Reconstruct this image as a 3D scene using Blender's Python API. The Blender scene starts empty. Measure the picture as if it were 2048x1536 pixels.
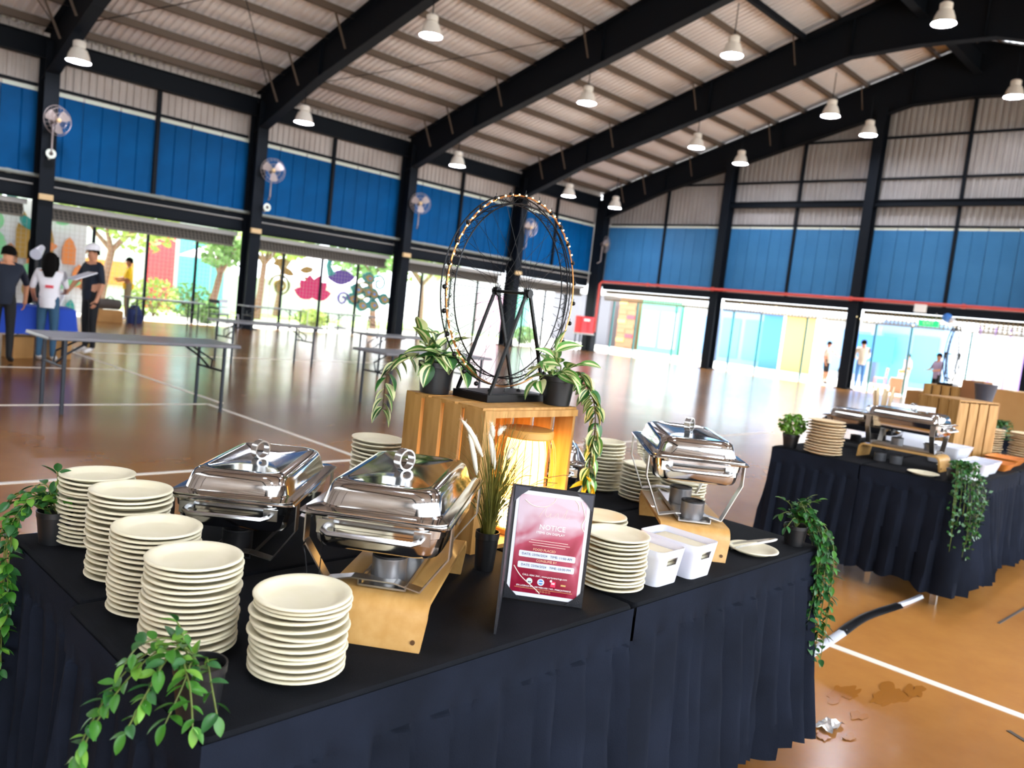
import bpy, math, random
from math import sin, cos, pi, radians as R
from mathutils import Vector as V, Matrix
random.seed(7)
sc = bpy.context.scene
col = sc.collection
PHX = 1609.36
# ------------------------------------------------------------------ camera, world, sun, exposure
cam = bpy.data.objects.new('camera', bpy.data.cameras.new('camera')); col.objects.link(cam)
sc.camera = cam
cam.data.sensor_width = 36; cam.data.lens = PHX/2048*36
cam.data.clip_start = .05; cam.data.clip_end = 400
yaw, pitch, roll = R(43.9015), R(-5.1798), R(6.3431)
fw = V((cos(yaw)*cos(pitch), sin(yaw)*cos(pitch), sin(pitch)))
r0 = V((sin(yaw), -cos(yaw), 0)); u0 = r0.cross(fw)
rt = r0*cos(roll)+u0*sin(roll); up = u0*cos(roll)-r0*sin(roll)
m = Matrix.Identity(4)
for i in range(3): m[i][0] = rt[i]; m[i][1] = up[i]; m[i][2] = -fw[i]
m.translation = V((0, 0, 1.45)); cam.matrix_world = m
cam.data.dof.use_dof = True; cam.data.dof.focus_distance = 2.0; cam.data.dof.aperture_fstop = 4.2

w = bpy.data.worlds.new('sky'); sc.world = w; w.use_nodes = True
bg = w.node_tree.nodes['Background']
bg.inputs['Color'].default_value = (.86, .93, 1, 1); bg.inputs['Strength'].default_value = 2.0
sun = bpy.data.objects.new('sun', bpy.data.lights.new('sun', 'SUN')); col.objects.link(sun)
sun.data.energy = 4.2; sun.data.angle = R(3); sun.data.color = (1, .96, .9)
sun.rotation_euler = V((-.32, -.3, -.9)).to_track_quat('-Z', 'Y').to_euler()
sc.view_settings.view_transform = 'Standard'; sc.view_settings.look = 'None'
sc.view_settings.gamma = 1; sc.view_settings.use_curve_mapping = False
sc.view_settings.exposure = 1.82
sc.cycles.use_denoising = True
sc.cycles.max_bounces = 7; sc.cycles.diffuse_bounces = 4; sc.cycles.glossy_bounces = 4
sc.cycles.transmission_bounces = 4; sc.cycles.caustics_reflective = False; sc.cycles.caustics_refractive = False
sc.cycles.sample_clamp_indirect = 6

# ------------------------------------------------------------------ materials
def lin(h):
    h = h.lstrip('#'); o = []
    for i in (0, 2, 4):
        c = int(h[i:i+2], 16)/255
        o.append(c/12.92 if c <= .04045 else ((c+.055)/1.055)**2.4)
    return (*o, 1)
MATS = {}
def mat(name, c, rough=.6, metal=0, c2=None, scale=8, stretch=None, bump=0, bscale=40, emit=0, spec=.5, coat=0, trans=0, alpha=1, sheen=0, detail=3):
    mt = bpy.data.materials.new(name); mt.use_nodes = True
    n = mt.node_tree; b = n.nodes['Principled BSDF']
    b.inputs['Base Color'].default_value = lin(c); b.inputs['Roughness'].default_value = rough
    b.inputs['Metallic'].default_value = metal; b.inputs['Specular IOR Level'].default_value = spec
    b.inputs['Coat Weight'].default_value = coat; b.inputs['Transmission Weight'].default_value = trans
    b.inputs['Alpha'].default_value = alpha; b.inputs['Sheen Weight'].default_value = sheen
    if emit:
        b.inputs['Emission Color'].default_value = lin(c); b.inputs['Emission Strength'].default_value = emit
    if c2 or bump:
        tc = n.nodes.new('ShaderNodeTexCoord'); mp = n.nodes.new('ShaderNodeMapping')
        n.links.new(tc.outputs['Object'], mp.inputs['Vector'])
        if stretch: mp.inputs['Scale'].default_value = stretch
    if c2:
        nz = n.nodes.new('ShaderNodeTexNoise'); nz.inputs['Scale'].default_value = scale; nz.inputs['Detail'].default_value = detail
        rp = n.nodes.new('ShaderNodeValToRGB'); rp.color_ramp.elements[0].color = lin(c); rp.color_ramp.elements[1].color = lin(c2)
        rp.color_ramp.elements[0].position = .35; rp.color_ramp.elements[1].position = .68
        n.links.new(mp.outputs[0], nz.inputs['Vector']); n.links.new(nz.outputs[0], rp.inputs[0]); n.links.new(rp.outputs[0], b.inputs['Base Color'])
    if bump:
        nb = n.nodes.new('ShaderNodeTexNoise'); nb.inputs['Scale'].default_value = bscale; nb.inputs['Detail'].default_value = 2
        bp = n.nodes.new('ShaderNodeBump'); bp.inputs['Strength'].default_value = bump; bp.inputs['Distance'].default_value = .01
        n.links.new(mp.outputs[0], nb.inputs['Vector']); n.links.new(nb.outputs[0], bp.inputs['Height']); n.links.new(bp.outputs[0], b.inputs['Normal'])
    MATS[name] = mt
    return mt
M = MATS
mat('steel_dark', '#0f151d', .6, spec=.15)
mat('blue_panel', '#00548f', .6, c2='#004a80', scale=1.2, spec=.1)
mat('blue_louvre_hazed', '#3a7bae', .5, c2='#3272a4', scale=1.2, spec=.3)  # same blue as the left wall, with bright haze mixed into the colour
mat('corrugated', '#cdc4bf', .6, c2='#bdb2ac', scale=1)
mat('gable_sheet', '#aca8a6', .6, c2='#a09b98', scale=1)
mat('roof_sheet', '#f0f0f4', .65, c2='#e6e2e4', scale=.25)
mat('purlin', '#65564a', .6)
mat('white_paint', '#f1f0ea', .5)
mat('cream_trim', '#dfe6d8', .5)
mat('grey_trim', '#a9a7a2', .5)
mat('red_paint', '#c4463e', .45)
mat('red_box', '#d8121f', .4)
mat('conduit_grey', '#8b928c', .5)
mat('tan_box', '#d9b988', .5)
mat('grille', '#8f8468', .7)
mat('grille_iron', '#6f675c', .6)
mat('grille_dark', '#3a3734', .6)
mat('lamp_shell', '#f4efe6', .4)
mat('lamp_glow', '#ecf1ff', .5, emit=50)
mat('fan_metal', '#a89a96', .4, .3)
mat('fan_blade', '#cfc4c0', .4, .2, alpha=.55)
mat('fan_dark', '#4a3c38', .5)
mat('cloth', '#0d0f13', .9, bump=.15, bscale=400, spec=.12, c2='#121419', scale=9)
mat('cloth_skirt', '#161a23', .95, bump=.12, bscale=300, spec=.06, c2='#1c212d', scale=5)
mat('plate', '#dad2b4', .5, c2='#ded6bc', scale=20, spec=.35)
mat('plate_tan', '#e3cba4', .6, c2='#dcc197', scale=20)
mat('steel', '#dcdcdc', .1, 1, bump=.02, bscale=6)
mat('steel_soft', '#c9cacb', .24, 1)
mat('steel_bar', '#b9b6b2', .28, 1)
mat('can_body', '#9b9da3', .35, .8)
mat('can_dark', '#15161a', .5)
mat('ply', '#cda060', .42, c2='#c0914e', scale=3, stretch=(1.5, 12, 12), spec=.5, coat=.25)
mat('ply_dark', '#5a3a1a', .6)
mat('pine', '#b98b4c', .55, c2='#976a2a', scale=4, stretch=(9, 9, 1), detail=4)
mat('pine_edge', '#d9a765', .55)
mat('black_plastic', '#17181b', .4, spec=.5)
mat('soil', '#2a241d', .95)
mat('iron', '#141416', .35, .6)
mat('copper_wire', '#c98b52', .3, .9)
mat('fairy', '#ffe9b0', .4, emit=1.2)
mat('lantern_shade', '#ffbe5c', .5, emit=3)
mat('lantern_low', '#ffcf80', .5, emit=8)
mat('bamboo', '#c99a4e', .5)
mat('paper', '#e9eaf4', .35, spec=.5, coat=.3)
mat('leather_black', '#1b1c22', .4, bump=.1, bscale=300)
mat('leather_grey', '#484a55', .45)
mat('white_plastic', '#d6d8e4', .35)
mat('napkin', '#dcd5bc', .8)
mat('clear', '#ffffff', .12, trans=.7)
mat('leaf', '#3f7a22', .4, c2='#265a1c', scale=14, spec=.5)
mat('leaf_dark', '#24552a', .38, c2='#346a2e', scale=14, spec=.5)
mat('leaf_light', '#6f9f34', .45, c2='#4a8028', scale=14)
mat('leaf_cream', '#dfe0a8', .45)
mat('leaf_stripe', '#5d9440', .45)
mat('leaf_yellow', '#e2b820', .5)
mat('stem', '#5c6b2c', .6)
mat('stem_brown', '#4c3a24', .7)
mat('grass_blade', '#77702a', .5, c2='#4c561d', scale=6)
mat('plume', '#efe6d2', .9)
mat('line', '#efe9dc', .4)
mat('stain', '#9a6224', .2)
mat('joint', '#4a4138', .7)
mat('table_top', '#77757a', .35, c2='#6c6a70', scale=3)
mat('table_edge', '#2a2d33', .5)
mat('table_leg', '#30353d', .4, .5)
mat('blue_cloth', '#1b46b4', .8)
mat('cardboard', '#b98a52', .8, c2='#a97a44', scale=3)
mat('cardboard_dark', '#8a5a34', .8)
mat('bag_navy', '#1d2c5c', .8)
mat('bag_grey', '#4d4540', .8)
mat('skin', '#c98d6b', .55); mat('skin_dark', '#a26a48', .55)
mat('hair', '#0b0908', .9, spec=.1)
mat('navy', '#0e182a', .8); mat('black_cloth2', '#0b0c10', .8); mat('white_cloth', '#eceaf0', .8)
mat('denim', '#2e5572', .8); mat('yellow_cloth', '#f2c40c', .8); mat('khaki', '#86765a', .8); mat('beige_cloth', '#cdbfae', .8)
mat('jeans_blue', '#3f6ea6', .8); mat('pink_cloth', '#e6bfc4', .8); mat('orange_cloth', '#e08a4a', .8); mat('lilac_cloth', '#a99bb4', .8)
mat('shoe_white', '#e6e3df', .6); mat('shoe_black', '#1a1a1c', .6); mat('eye', '#0c0a09', .3); mat('lip', '#9c5448', .5)
mat('asphalt', '#d3cfc6', .9, c2='#c4c0b6', scale=.6)
mat('lawn', '#a5c46a', .95, c2='#86ad52', scale=1.5)
mat('foliage', '#8fb04a', .8, c2='#b9c86a', scale=.9)
mat('foliage_deep', '#6d9a55', .8, c2='#8fb56a', scale=.9)
mat('bark', '#8a6a58', .9)
mat('pink', '#d41f6a', .6); mat('purple', '#5a3a9a', .6); mat('teal', '#1f8a86', .6); mat('gold', '#a98636', .6); mat('olive', '#7d7a40', .6)
mat('green_paint', '#7fcf96', .6); mat('cyan', '#6acce2', .6); mat('magenta_soft', '#f0b4d6', .6); mat('ext_blue', '#4687da', .6); mat('ext_white', '#d2d6dc', .7)
mat('ext_red', '#e04a58', .6); mat('ext_grey', '#77767e', .7); mat('ext_tan', '#d6b46e', .7); mat('ext_brown', '#a97a5a', .8); mat('ext_mint', '#78cfb4', .7); mat('ext_lilac', '#9f84cc', .7); mat('ext_pale', '#8bb2e2', .7)
mat('teal_post', '#2f7f82', .5)
mat('exit_green', '#1fae62', .5, emit=.6)
mat('cable_grey', '#b8bcc4', .35); mat('cable_black', '#121214', .3)
mat('wood_tray', '#d8843a', .5, c2='#c06f2a', scale=5)

def floor_material():
    mt = bpy.data.materials.new('polished_floor'); mt.use_nodes = True
    n = mt.node_tree; b = n.nodes['Principled BSDF']; L = n.links
    tc = n.nodes.new('ShaderNodeTexCoord')
    nz = n.nodes.new('ShaderNodeTexNoise'); nz.inputs['Scale'].default_value = .7; nz.inputs['Detail'].default_value = 6; nz.inputs['Roughness'].default_value = .65
    rp = n.nodes.new('ShaderNodeValToRGB'); e = rp.color_ramp.elements
    e[0].position = .3; e[0].color = lin('#b67a3f'); e[1].position = .7; e[1].color = lin('#dda055')
    L.new(tc.outputs['Object'], nz.inputs['Vector']); L.new(nz.outputs[0], rp.inputs[0])
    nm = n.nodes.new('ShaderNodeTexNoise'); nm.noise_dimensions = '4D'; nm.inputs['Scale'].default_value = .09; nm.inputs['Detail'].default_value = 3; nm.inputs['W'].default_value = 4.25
    r2 = n.nodes.new('ShaderNodeValToRGB'); q = r2.color_ramp.elements; q[0].position = .44; q[0].color = (.4, .36, .36, 1); q[1].position = .56; q[1].color = (1, 1, 1, 1)  # darker left, lighter near right: light falloff put into the floor colour
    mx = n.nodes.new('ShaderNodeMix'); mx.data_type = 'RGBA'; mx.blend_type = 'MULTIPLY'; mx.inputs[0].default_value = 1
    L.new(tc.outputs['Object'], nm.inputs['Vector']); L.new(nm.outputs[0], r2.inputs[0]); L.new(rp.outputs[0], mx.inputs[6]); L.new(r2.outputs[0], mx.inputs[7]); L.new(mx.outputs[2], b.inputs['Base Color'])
    n2 = n.nodes.new('ShaderNodeTexNoise'); n2.inputs['Scale'].default_value = 2.2; n2.inputs['Detail'].default_value = 4
    bp = n.nodes.new('ShaderNodeBump'); bp.inputs['Strength'].default_value = .06; bp.inputs['Distance'].default_value = .03
    L.new(tc.outputs['Object'], n2.inputs['Vector']); L.new(n2.outputs[0], bp.inputs['Height']); L.new(bp.outputs[0], b.inputs['Normal'])
    n3 = n.nodes.new('ShaderNodeTexNoise'); n3.inputs['Scale'].default_value = 1.3; n3.inputs['Detail'].default_value = 5
    mr = n.nodes.new('ShaderNodeMapRange'); mr.inputs[3].default_value = .16; mr.inputs[4].default_value = .32
    L.new(tc.outputs['Object'], n3.inputs['Vector']); L.new(n3.outputs[0], mr.inputs[0]); L.new(mr.outputs[0], b.inputs['Roughness'])
    b.inputs['Specular IOR Level'].default_value = .3
    b.inputs['Coat Weight'].default_value = .45; b.inputs['Coat Roughness'].default_value = .18; b.inputs['Coat Tint'].default_value = (.62, .54, .48, 1)
    MATS['floor'] = mt
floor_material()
def poster_material():
    mt = bpy.data.materials.new('poster'); mt.use_nodes = True
    n = mt.node_tree; b = n.nodes['Principled BSDF']; L = n.links
    tc = n.nodes.new('ShaderNodeTexCoord'); sp = n.nodes.new('ShaderNodeSeparateXYZ'); L.new(tc.outputs['Object'], sp.inputs[0])
    nz = n.nodes.new('ShaderNodeTexNoise'); nz.inputs['Scale'].default_value = 9; nz.inputs['Detail'].default_value = 2; nz.inputs['Distortion'].default_value = 1.4
    L.new(tc.outputs['Object'], nz.inputs['Vector'])
    mz = n.nodes.new('ShaderNodeMapRange'); mz.inputs[1].default_value = .04; mz.inputs[2].default_value = .20; mz.inputs[3].default_value = -.45; mz.inputs[4].default_value = .22  # paler towards the top: smoky print with some glare put into the colour
    L.new(sp.outputs[2], mz.inputs[0])
    ad = n.nodes.new('ShaderNodeMath'); L.new(nz.outputs[0], ad.inputs[0]); L.new(mz.outputs[0], ad.inputs[1])
    rp = n.nodes.new('ShaderNodeValToRGB'); e = rp.color_ramp.elements
    e[0].position = .12; e[0].color = lin('#8c1230'); e[1].position = .75; e[1].color = lin('#dcc6d4')
    k = rp.color_ramp.elements.new(.42); k.color = lin('#b64a62')
    L.new(ad.outputs[0], rp.inputs[0]); L.new(rp.outputs[0], b.inputs['Base Color'])
    b.inputs['Roughness'].default_value = .25; b.inputs['Coat Weight'].default_value = .4
    MATS['poster'] = mt
poster_material()

# ------------------------------------------------------------------ mesh helpers
class MB:
    def __init__(s): s.v = []; s.f = []; s.mi = []; s.c = 0
    def add(s, vs, fs):
        o = len(s.v); s.v += [tuple(p) for p in vs]; s.f += [[i+o for i in f] for f in fs]; s.mi += [s.c]*len(fs); return s
    def box(s, c, d, rz=0):
        x, y, z = d[0]/2, d[1]/2, d[2]/2; C_, S_ = cos(rz), sin(rz)
        vs = []
        for a in ((-x, -y, -z), (x, -y, -z), (x, y, -z), (-x, y, -z), (-x, -y, z), (x, -y, z), (x, y, z), (-x, y, z)):
            vs.append((c[0]+C_*a[0]-S_*a[1], c[1]+S_*a[0]+C_*a[1], c[2]+a[2]))
        return s.add(vs, [(3, 2, 1, 0), (4, 5, 6, 7), (0, 1, 5, 4), (1, 2, 6, 5), (2, 3, 7, 6), (3, 0, 4, 7)])
    def bar(s, p, q, w_, h, up_=(0, 0, 1)):
        p, q = V(p), V(q); d = (q-p).normalized(); side = d.cross(V(up_))
        if side.length < 1e-4: side = d.cross(V((1, 0, 0)))
        side.normalize(); u = side.cross(d)
        vs = [e+side*a*w_/2+u*b_*h/2 for e in (p, q) for a, b_ in ((-1, -1), (1, -1), (1, 1), (-1, 1))]
        return s.add(vs, [(0, 1, 2, 3), (7, 6, 5, 4), (1, 0, 4, 5), (2, 1, 5, 6), (3, 2, 6, 7), (0, 3, 7, 4)])
    def tube(s, pts, r, n=8, closed=False, cap=True):
        pts = [V(p) for p in pts]; N = len(pts); rs = r if isinstance(r, (list, tuple)) else [r]*N
        vs = []; ref = None
        for i, p in enumerate(pts):
            a = pts[(i-1) % N] if (closed or i > 0) else p; b_ = pts[(i+1) % N] if (closed or i < N-1) else p
            t = (b_-a).normalized()
            if ref is None: ref = t.cross(V((0, 0, 1))) if abs(t.z) < .9 else t.cross(V((1, 0, 0)))
            ref = (ref-t*ref.dot(t)).normalized(); bi = t.cross(ref)
            vs += [p+(ref*cos(2*pi*k/n)+bi*sin(2*pi*k/n))*rs[i] for k in range(n)]
        fs = []
        for i in range(N if closed else N-1):
            j = (i+1) % N
            fs += [(i*n+k, i*n+(k+1) % n, j*n+(k+1) % n, j*n+k) for k in range(n)]
        if cap and not closed: fs += [tuple(range(n))[::-1], tuple((N-1)*n+k for k in range(n))]
        return s.add(vs, fs)
    def lathe(s, prof, n=24, c=(0, 0, 0), cap0=True, cap1=True):
        vs = [(c[0]+r*cos(2*pi*k/n), c[1]+r*sin(2*pi*k/n), c[2]+z) for r, z in prof for k in range(n)]
        fs = [(i*n+k, i*n+(k+1) % n, (i+1)*n+(k+1) % n, (i+1)*n+k) for i in range(len(prof)-1) for k in range(n)]
        if cap0: fs.append(tuple(range(n))[::-1])
        if cap1: fs.append(tuple((len(prof)-1)*n+k for k in range(n)))
        return s.add(vs, fs)
    def loft(s, rings, cap0=True, cap1=True, closed=True):
        n = len(rings[0]); vs = [p for r in rings for p in r]
        kk = range(n) if closed else range(n-1)
        fs = [(i*n+k, i*n+(k+1) % n, (i+1)*n+(k+1) % n, (i+1)*n+k) for i in range(len(rings)-1) for k in kk]
        if cap0: fs.append(tuple(range(n))[::-1])
        if cap1: fs.append(tuple((len(rings)-1)*n+k for k in range(n)))
        return s.add(vs, fs)
    def poly(s, pts, nrm, t):                     # thin prism from a flat outline
        nrm = V(nrm).normalized(); n = len(pts)
        vs = [V(p)-nrm*t/2 for p in pts]+[V(p)+nrm*t/2 for p in pts]
        return s.add(vs, [tuple(range(n))[::-1], tuple(range(n, 2*n))]+[(k, (k+1) % n, n+(k+1) % n, n+k) for k in range(n)])
    def ball(s, c, r, n=10, sz=(1, 1, 1)):
        prof = [(max(1e-4, sin(pi*i/(n//2+2)))*r, -cos(pi*i/(n//2+2))*r) for i in range(n//2+3)]
        o = len(s.v); s.lathe(prof, n, (0, 0, 0))
        for i in range(o, len(s.v)):
            p = s.v[i]; s.v[i] = (c[0]+p[0]*sz[0], c[1]+p[1]*sz[1], c[2]+p[2]*sz[2])
        return s
    def build(s, name, mats, parent=None, smooth=True, ang=35):
        me = bpy.data.meshes.new(name); me.from_pydata(s.v, [], s.f)
        for x in (mats if isinstance(mats, (list, tuple)) else [mats]): me.materials.append(M[x])
        me.polygons.foreach_set('material_index', s.mi)
        me.polygons.foreach_set('use_smooth', [smooth]*len(s.f)); me.update()
        if smooth: me.set_sharp_from_angle(angle=R(ang))
        o = bpy.data.objects.new(name, me); col.objects.link(o)
        if parent: o.parent = parent
        return o
def tag(o, label=None, cat=None, group=None, kind=None):
    for k, v in (('label', label), ('category', cat), ('group', group), ('kind', kind)):
        if v: o[k] = v
        elif k in o and k != 'kind': del o[k]
    return o
def empty(name, loc=(0, 0, 0), rz=0, label=None, cat=None, group=None):
    o = bpy.data.objects.new(name, None); col.objects.link(o); o.empty_display_size = .1
    o.location = loc; o.rotation_euler = (0, 0, rz); return tag(o, label, cat, group)
def copy_tree(o, parent=None):
    c = o.copy(); col.objects.link(c)
    if parent: c.parent = parent
    for ch in list(o.children): copy_tree(ch, c)
    return c
def inst(o, loc, rz=0, label=None, group=None, sc_=None, rot=None):
    c = copy_tree(o); c.location = loc; c.rotation_euler = rot or (0, 0, rz)
    if sc_: c.scale = (sc_,)*3 if not isinstance(sc_, (tuple, list)) else sc_
    tag(c, label, o.get('category'), group); return c
def piece(o, parent, loc=(0, 0, 0), rot=(0, 0, 0), sc_=(1, 1, 1), name=None):  # another piece sharing mesh data
    c = bpy.data.objects.new(name or o.data.name, o.data); col.objects.link(c); c.parent = parent
    c.location = loc; c.rotation_euler = rot; c.scale = sc_; return c
def rrect(lx, ly, r, z, n=5, cx=0, cy=0):
    out = []
    for qx, qy, a0 in ((1, 1, 0), (-1, 1, 90), (-1, -1, 180), (1, -1, 270)):
        for k in range(n+1):
            a = R(a0+90*k/n); out.append((cx+qx*(lx/2-r)+r*cos(a), cy+qy*(ly/2-r)+r*sin(a), z))
    return out

# ------------------------------------------------------------------ setting: floor, walls, roof
YW, XW, YR, ZE, SL = 23.6, 29.0, 8.6, 6.95, .31
XB, YO = -9.0, -6.4
colX = [6.3, 12.0, 17.75, 23.45]
def zroof(y): return ZE+.22+SL*((YW-y) if y > YR else (YW-YR)-(YR-y))
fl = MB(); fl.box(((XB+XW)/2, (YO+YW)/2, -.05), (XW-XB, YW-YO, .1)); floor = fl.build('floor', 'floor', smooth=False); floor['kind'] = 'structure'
def fline(p, q, wd=.05, mt='line', nm='court_line', z=.0015):
    b = MB(); b.bar((*p, z), (*q, z), wd, .003); return b.build(nm, mt, floor, smooth=False)
fline((3.93, -2), (3.93, 5.0)); fline((-3, 5.76), (12, 5.76)); fline((4.21, 5.0), (4.21, 8.85)); fline((-2, 8.85), (4.21, 8.85))
fline((4.4, 8.9), (4.4, 14.2)); fline((0, 11.93), (4.4, 11.93)); fline((4.4, 14.2), (12, 14.2))
fline((3.36, .0), (3.72, .62), .02, 'joint', 'floor_joint'); fline((5.2, 1.0), (9, .82), .015, 'joint', 'floor_joint')
def blob(c, rx, ry, seed, n=56):
    rnd = random.Random(seed); ph = [rnd.uniform(0, 6.28) for _ in range(8)]; out = []
    for k in range(n):
        a = 2*pi*k/n; q = 1+.24*sin(2*a+ph[0])+.2*sin(3*a+ph[1])+.14*sin(5*a+ph[2])+.08*sin(9*a+ph[3])+rnd.uniform(-.03, .03)
        out.append((c[0]+rx*cos(a)*q+.3*ry*sin(a)*q, c[1]+ry*sin(a)*q, .0012+.0004*seed))
    return out
for i, (c, rx, ry) in enumerate([((3.62, 1.04), .13, .05), ((3.7, 1.0), .09, .03), ((3.53, 1.06), .07, .025), ((3.42, 1.18), .1, .04), ((3.46, 1.14), .06, .02), ((3.28, 1.05), .05, .025), ((3.0, 1.12), .05, .02), ((3.75, .98), .07, .03), ((3.07, 1.0), .03, .02), ((2.98, 1.06), .03, .02)]):
    b = MB(); b.poly(blob(c, rx, ry, i), (0, 0, 1), .0008); b.build('water_stain', 'stain', floor, smooth=False)

def corr(mb, o, u, v_, nrm, lu, lv, pitch, dep):       # corrugated sheet: ridges run along v_
    o, u, v_, nrm = V(o), V(u), V(v_), V(nrm); n = int(round(lu/pitch)); prof = []
    for k in range(n):
        for a, h in ((0, 0), (.3, 0), (.42, 1), (.88, 1)):
            prof.append(((k+a)*lu/n, h*dep))
    prof.append((lu, 0))
    A = [o+u*a+nrm*h for a, h in prof]; B = [p+v_*lv for p in A]; N = len(A)
    mb.add(A+B, [(i, i+1, N+i+1, N+i) for i in range(N-1)])
# left wall (W1): top corrugated band is the wall's own mesh
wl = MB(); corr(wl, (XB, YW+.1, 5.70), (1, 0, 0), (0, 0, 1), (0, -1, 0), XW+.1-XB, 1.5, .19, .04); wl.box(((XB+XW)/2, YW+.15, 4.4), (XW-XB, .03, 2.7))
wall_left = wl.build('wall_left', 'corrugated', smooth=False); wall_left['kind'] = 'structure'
wb = MB()
# back wall (W2) gable sheet, cut along the roof slope
def gable():
    pitch = .2; y = YO; prof = []
    while y < YW-.01:
        for a, h in ((0, 0), (.3, 0), (.42, 1), (.88, 1)): prof.append((y+a*pitch, h*.04))
        y += pitch
    A = [(XW+.1-h, yy, 5.72) for yy, h in prof]; B = [(XW+.1-h, yy, zroof(yy)-.02) for yy, h in prof]; N = len(A)
    wb.add(A+B, [(i, i+1, N+i+1, N+i) for i in range(N-1)])
gable(); wb.box((XW+.15, (YO+YW)/2, 4.35), (.03, YW-YO, 2.75))
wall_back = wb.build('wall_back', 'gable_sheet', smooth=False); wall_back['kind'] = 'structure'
# blue panels, each its own piece
pm = {}
def blue_panels(wall, axis, edges, z0, z1, fixed, inward):
    for a0, a1 in edges:
        n = 3; wdt = (a1-a0)/n
        for k in range(n):
            c = a0+wdt*(k+.5); key = (axis, round(wdt, 3))
            if key not in pm:
                b = MB(); L = wdt-.018
                def P(a, h, z): return (a, inward*h, z) if axis == 'x' else (inward*h, a, z)
                H_ = z1-z0
                pr_ = [(-L/2, 0), (-L/2, .05), (-.02, .055), (0, .03), (.02, .055), (L/2, .05), (L/2, 0)]
                A = [P(a, h, 0) for a, h in pr_]; B = [P(a, h, H_) for a, h in pr_]; N = len(A)
                b.add(A+B, [(i, i+1, N+i+1, N+i) for i in range(N-1)]+[tuple(range(N)), tuple(range(N, 2*N))])
                if axis == 'y':
                    for q in range(22):
                        zz = H_*(q+.5)/22; p0 = P(-L/2+.02, .056, zz); p1 = P(L/2-.02, .056, zz); b.bar(p0, p1, .01, .035)
                b.c = 1; p0 = P(-L/2+.02, .03, H_+.04); p1 = P(L/2-.02, .03, H_+.04); b.bar(p0, p1, .06, .1)
                pm[key] = b.build('blue_panel', ['blue_panel' if axis == 'x' else 'blue_louvre_hazed', 'cream_trim'], wall, smooth=False)
                o = pm[key]
            else: o = piece(pm[key], wall)
            o.location = (c, fixed, z0) if axis == 'x' else (fixed, c, z0)
xs = [-5.1, .6]+colX+[28.75]
for a, b_ in zip(xs[:-1], xs[1:]):
    mid = (a+b_)/2; blue_panels(wall_left, 'x', [(a+.02, mid-.05), (mid+.05, b_-.02)], 3.5, 5.63, YW+.05, -1)
ys = [22.95, 16.92, 11.37, 5.82, .27, -5.3]
for a, b_ in zip(ys[:-1], ys[1:]):
    mid = (a+b_)/2; blue_panels(wall_back, 'y', [(b_+.03, mid-.05), (mid+.05, a-.03)], 3.2, 5.65, XW+.05, -1)
def part(name, mt, parent, fn, smooth=False):
    b = MB(); fn(b); return b.build(name, mt, parent, smooth)
# left wall steelwork
for x in xs[:-1]:
    def fn(b, x=x):
        b.box((x, YW-.15, 3.4), (.34, .03, 6.8)); b.box((x, YW-.65, 3.4), (.34, .03, 6.8)); b.box((x, YW-.4, 3.4), (.03, .5, 6.8))
        b.box((x, YW-.4, .02), (.5, .7, .04))
    part('steel_column', 'steel_dark', wall_left, fn)
def fn(b): b.box((XW-.2, YW-.4, 3.4), (.4, .5, 6.8)); b.box((XW-.2, YW-.4, .02), (.55, .65, .04))
part('corner_column', 'steel_dark', wall_left, fn)
for a, b_ in zip(xs[:-1], xs[1:]):
    part('lintel_beam', 'steel_dark', wall_left, lambda b: (b.box(((a+b_)/2, YW-.05, 3.2), (b_-a-.3, .1, .56)), b.box(((a+b_)/2, YW-.12, 3.0), (b_-a-.3, .05, .03))))
    part('eave_beam', 'steel_dark', wall_left, lambda b: (b.box(((a+b_)/2, YW-.2, 6.68), (b_-a-.03, .05, .5)), b.box(((a+b_)/2, YW-.2, 6.92), (b_-a-.03, .25, .03)), b.box(((a+b_)/2, YW-.2, 6.43), (b_-a-.03, .25, .03))))
    part('sheeting_rail', 'steel_dark', wall_left, lambda b: b.box(((a+b_)/2, YW, 5.78), (b_-a-.3, .08, .07)))
    part('wall_mullion', 'steel_dark', wall_left, lambda b: b.box(((a+b_)/2, YW-.04, 4.95), (.1, .1, 2.95)))
    part('shutter_box', 'grey_trim', wall_left, lambda b: b.box(((a+b_)/2, YW+.02, 2.84), (b_-a-.5, .14, .13)))
    def grille(b):
        n = int((b_-a-.6)/.11)
        for z in (2.74, 2.66, 2.58, 2.50): b.bar((a+.3, YW+.05, z), (b_-.3, YW+.05, z), .016, .012)
        for k in range(n+1):
            x = a+.3+k*(b_-a-.6)/n; b.bar((x-.03, YW+.05, 2.76), (x+.03, YW+.05, 2.48), .018, .018)
        b.bar((a+.3, YW+.05, 2.47), (b_-.3, YW+.05, 2.47), .04, .05)
        b.c = 1; b.box(((a+b_)/2, YW+.12, 2.63), (b_-a-.6, .02, .3))
    g = part('roller_grille', ['grille_iron', 'grille_dark'], wall_left, grille); g['kind'] = 'stuff'
    for t in (1/4, 1/2, 3/4):
        part('gate_post', 'steel_dark', wall_left, lambda b: b.box((a+(b_-a)*t, YW+.1, 1.24), (.07, .07, 2.47)))
    def mesh(b):
        for k in range(1, int((b_-a)/.12)): b.box((a+k*.12, YW+.16, 1.24), (.006, .006, 2.4))
        for k in range(1, 20): b.box(((a+b_)/2, YW+.16, k*.12), (b_-a-.4, .006, .006))
    g = part('wire_mesh', 'grey_trim', wall_left, mesh); g['kind'] = 'stuff'
part('conduit', 'conduit_grey', wall_left, lambda b: (b.tube([(-5, YW-.2, 3.52), (28.6, YW-.2, 3.52)], .05, 8), [b.tube([(x, YW-.2, 3.52), (x+.12, YW-.2, 3.52)], .062, 8) for x in [k*1.9-4 for k in range(17)]]), True)
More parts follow.
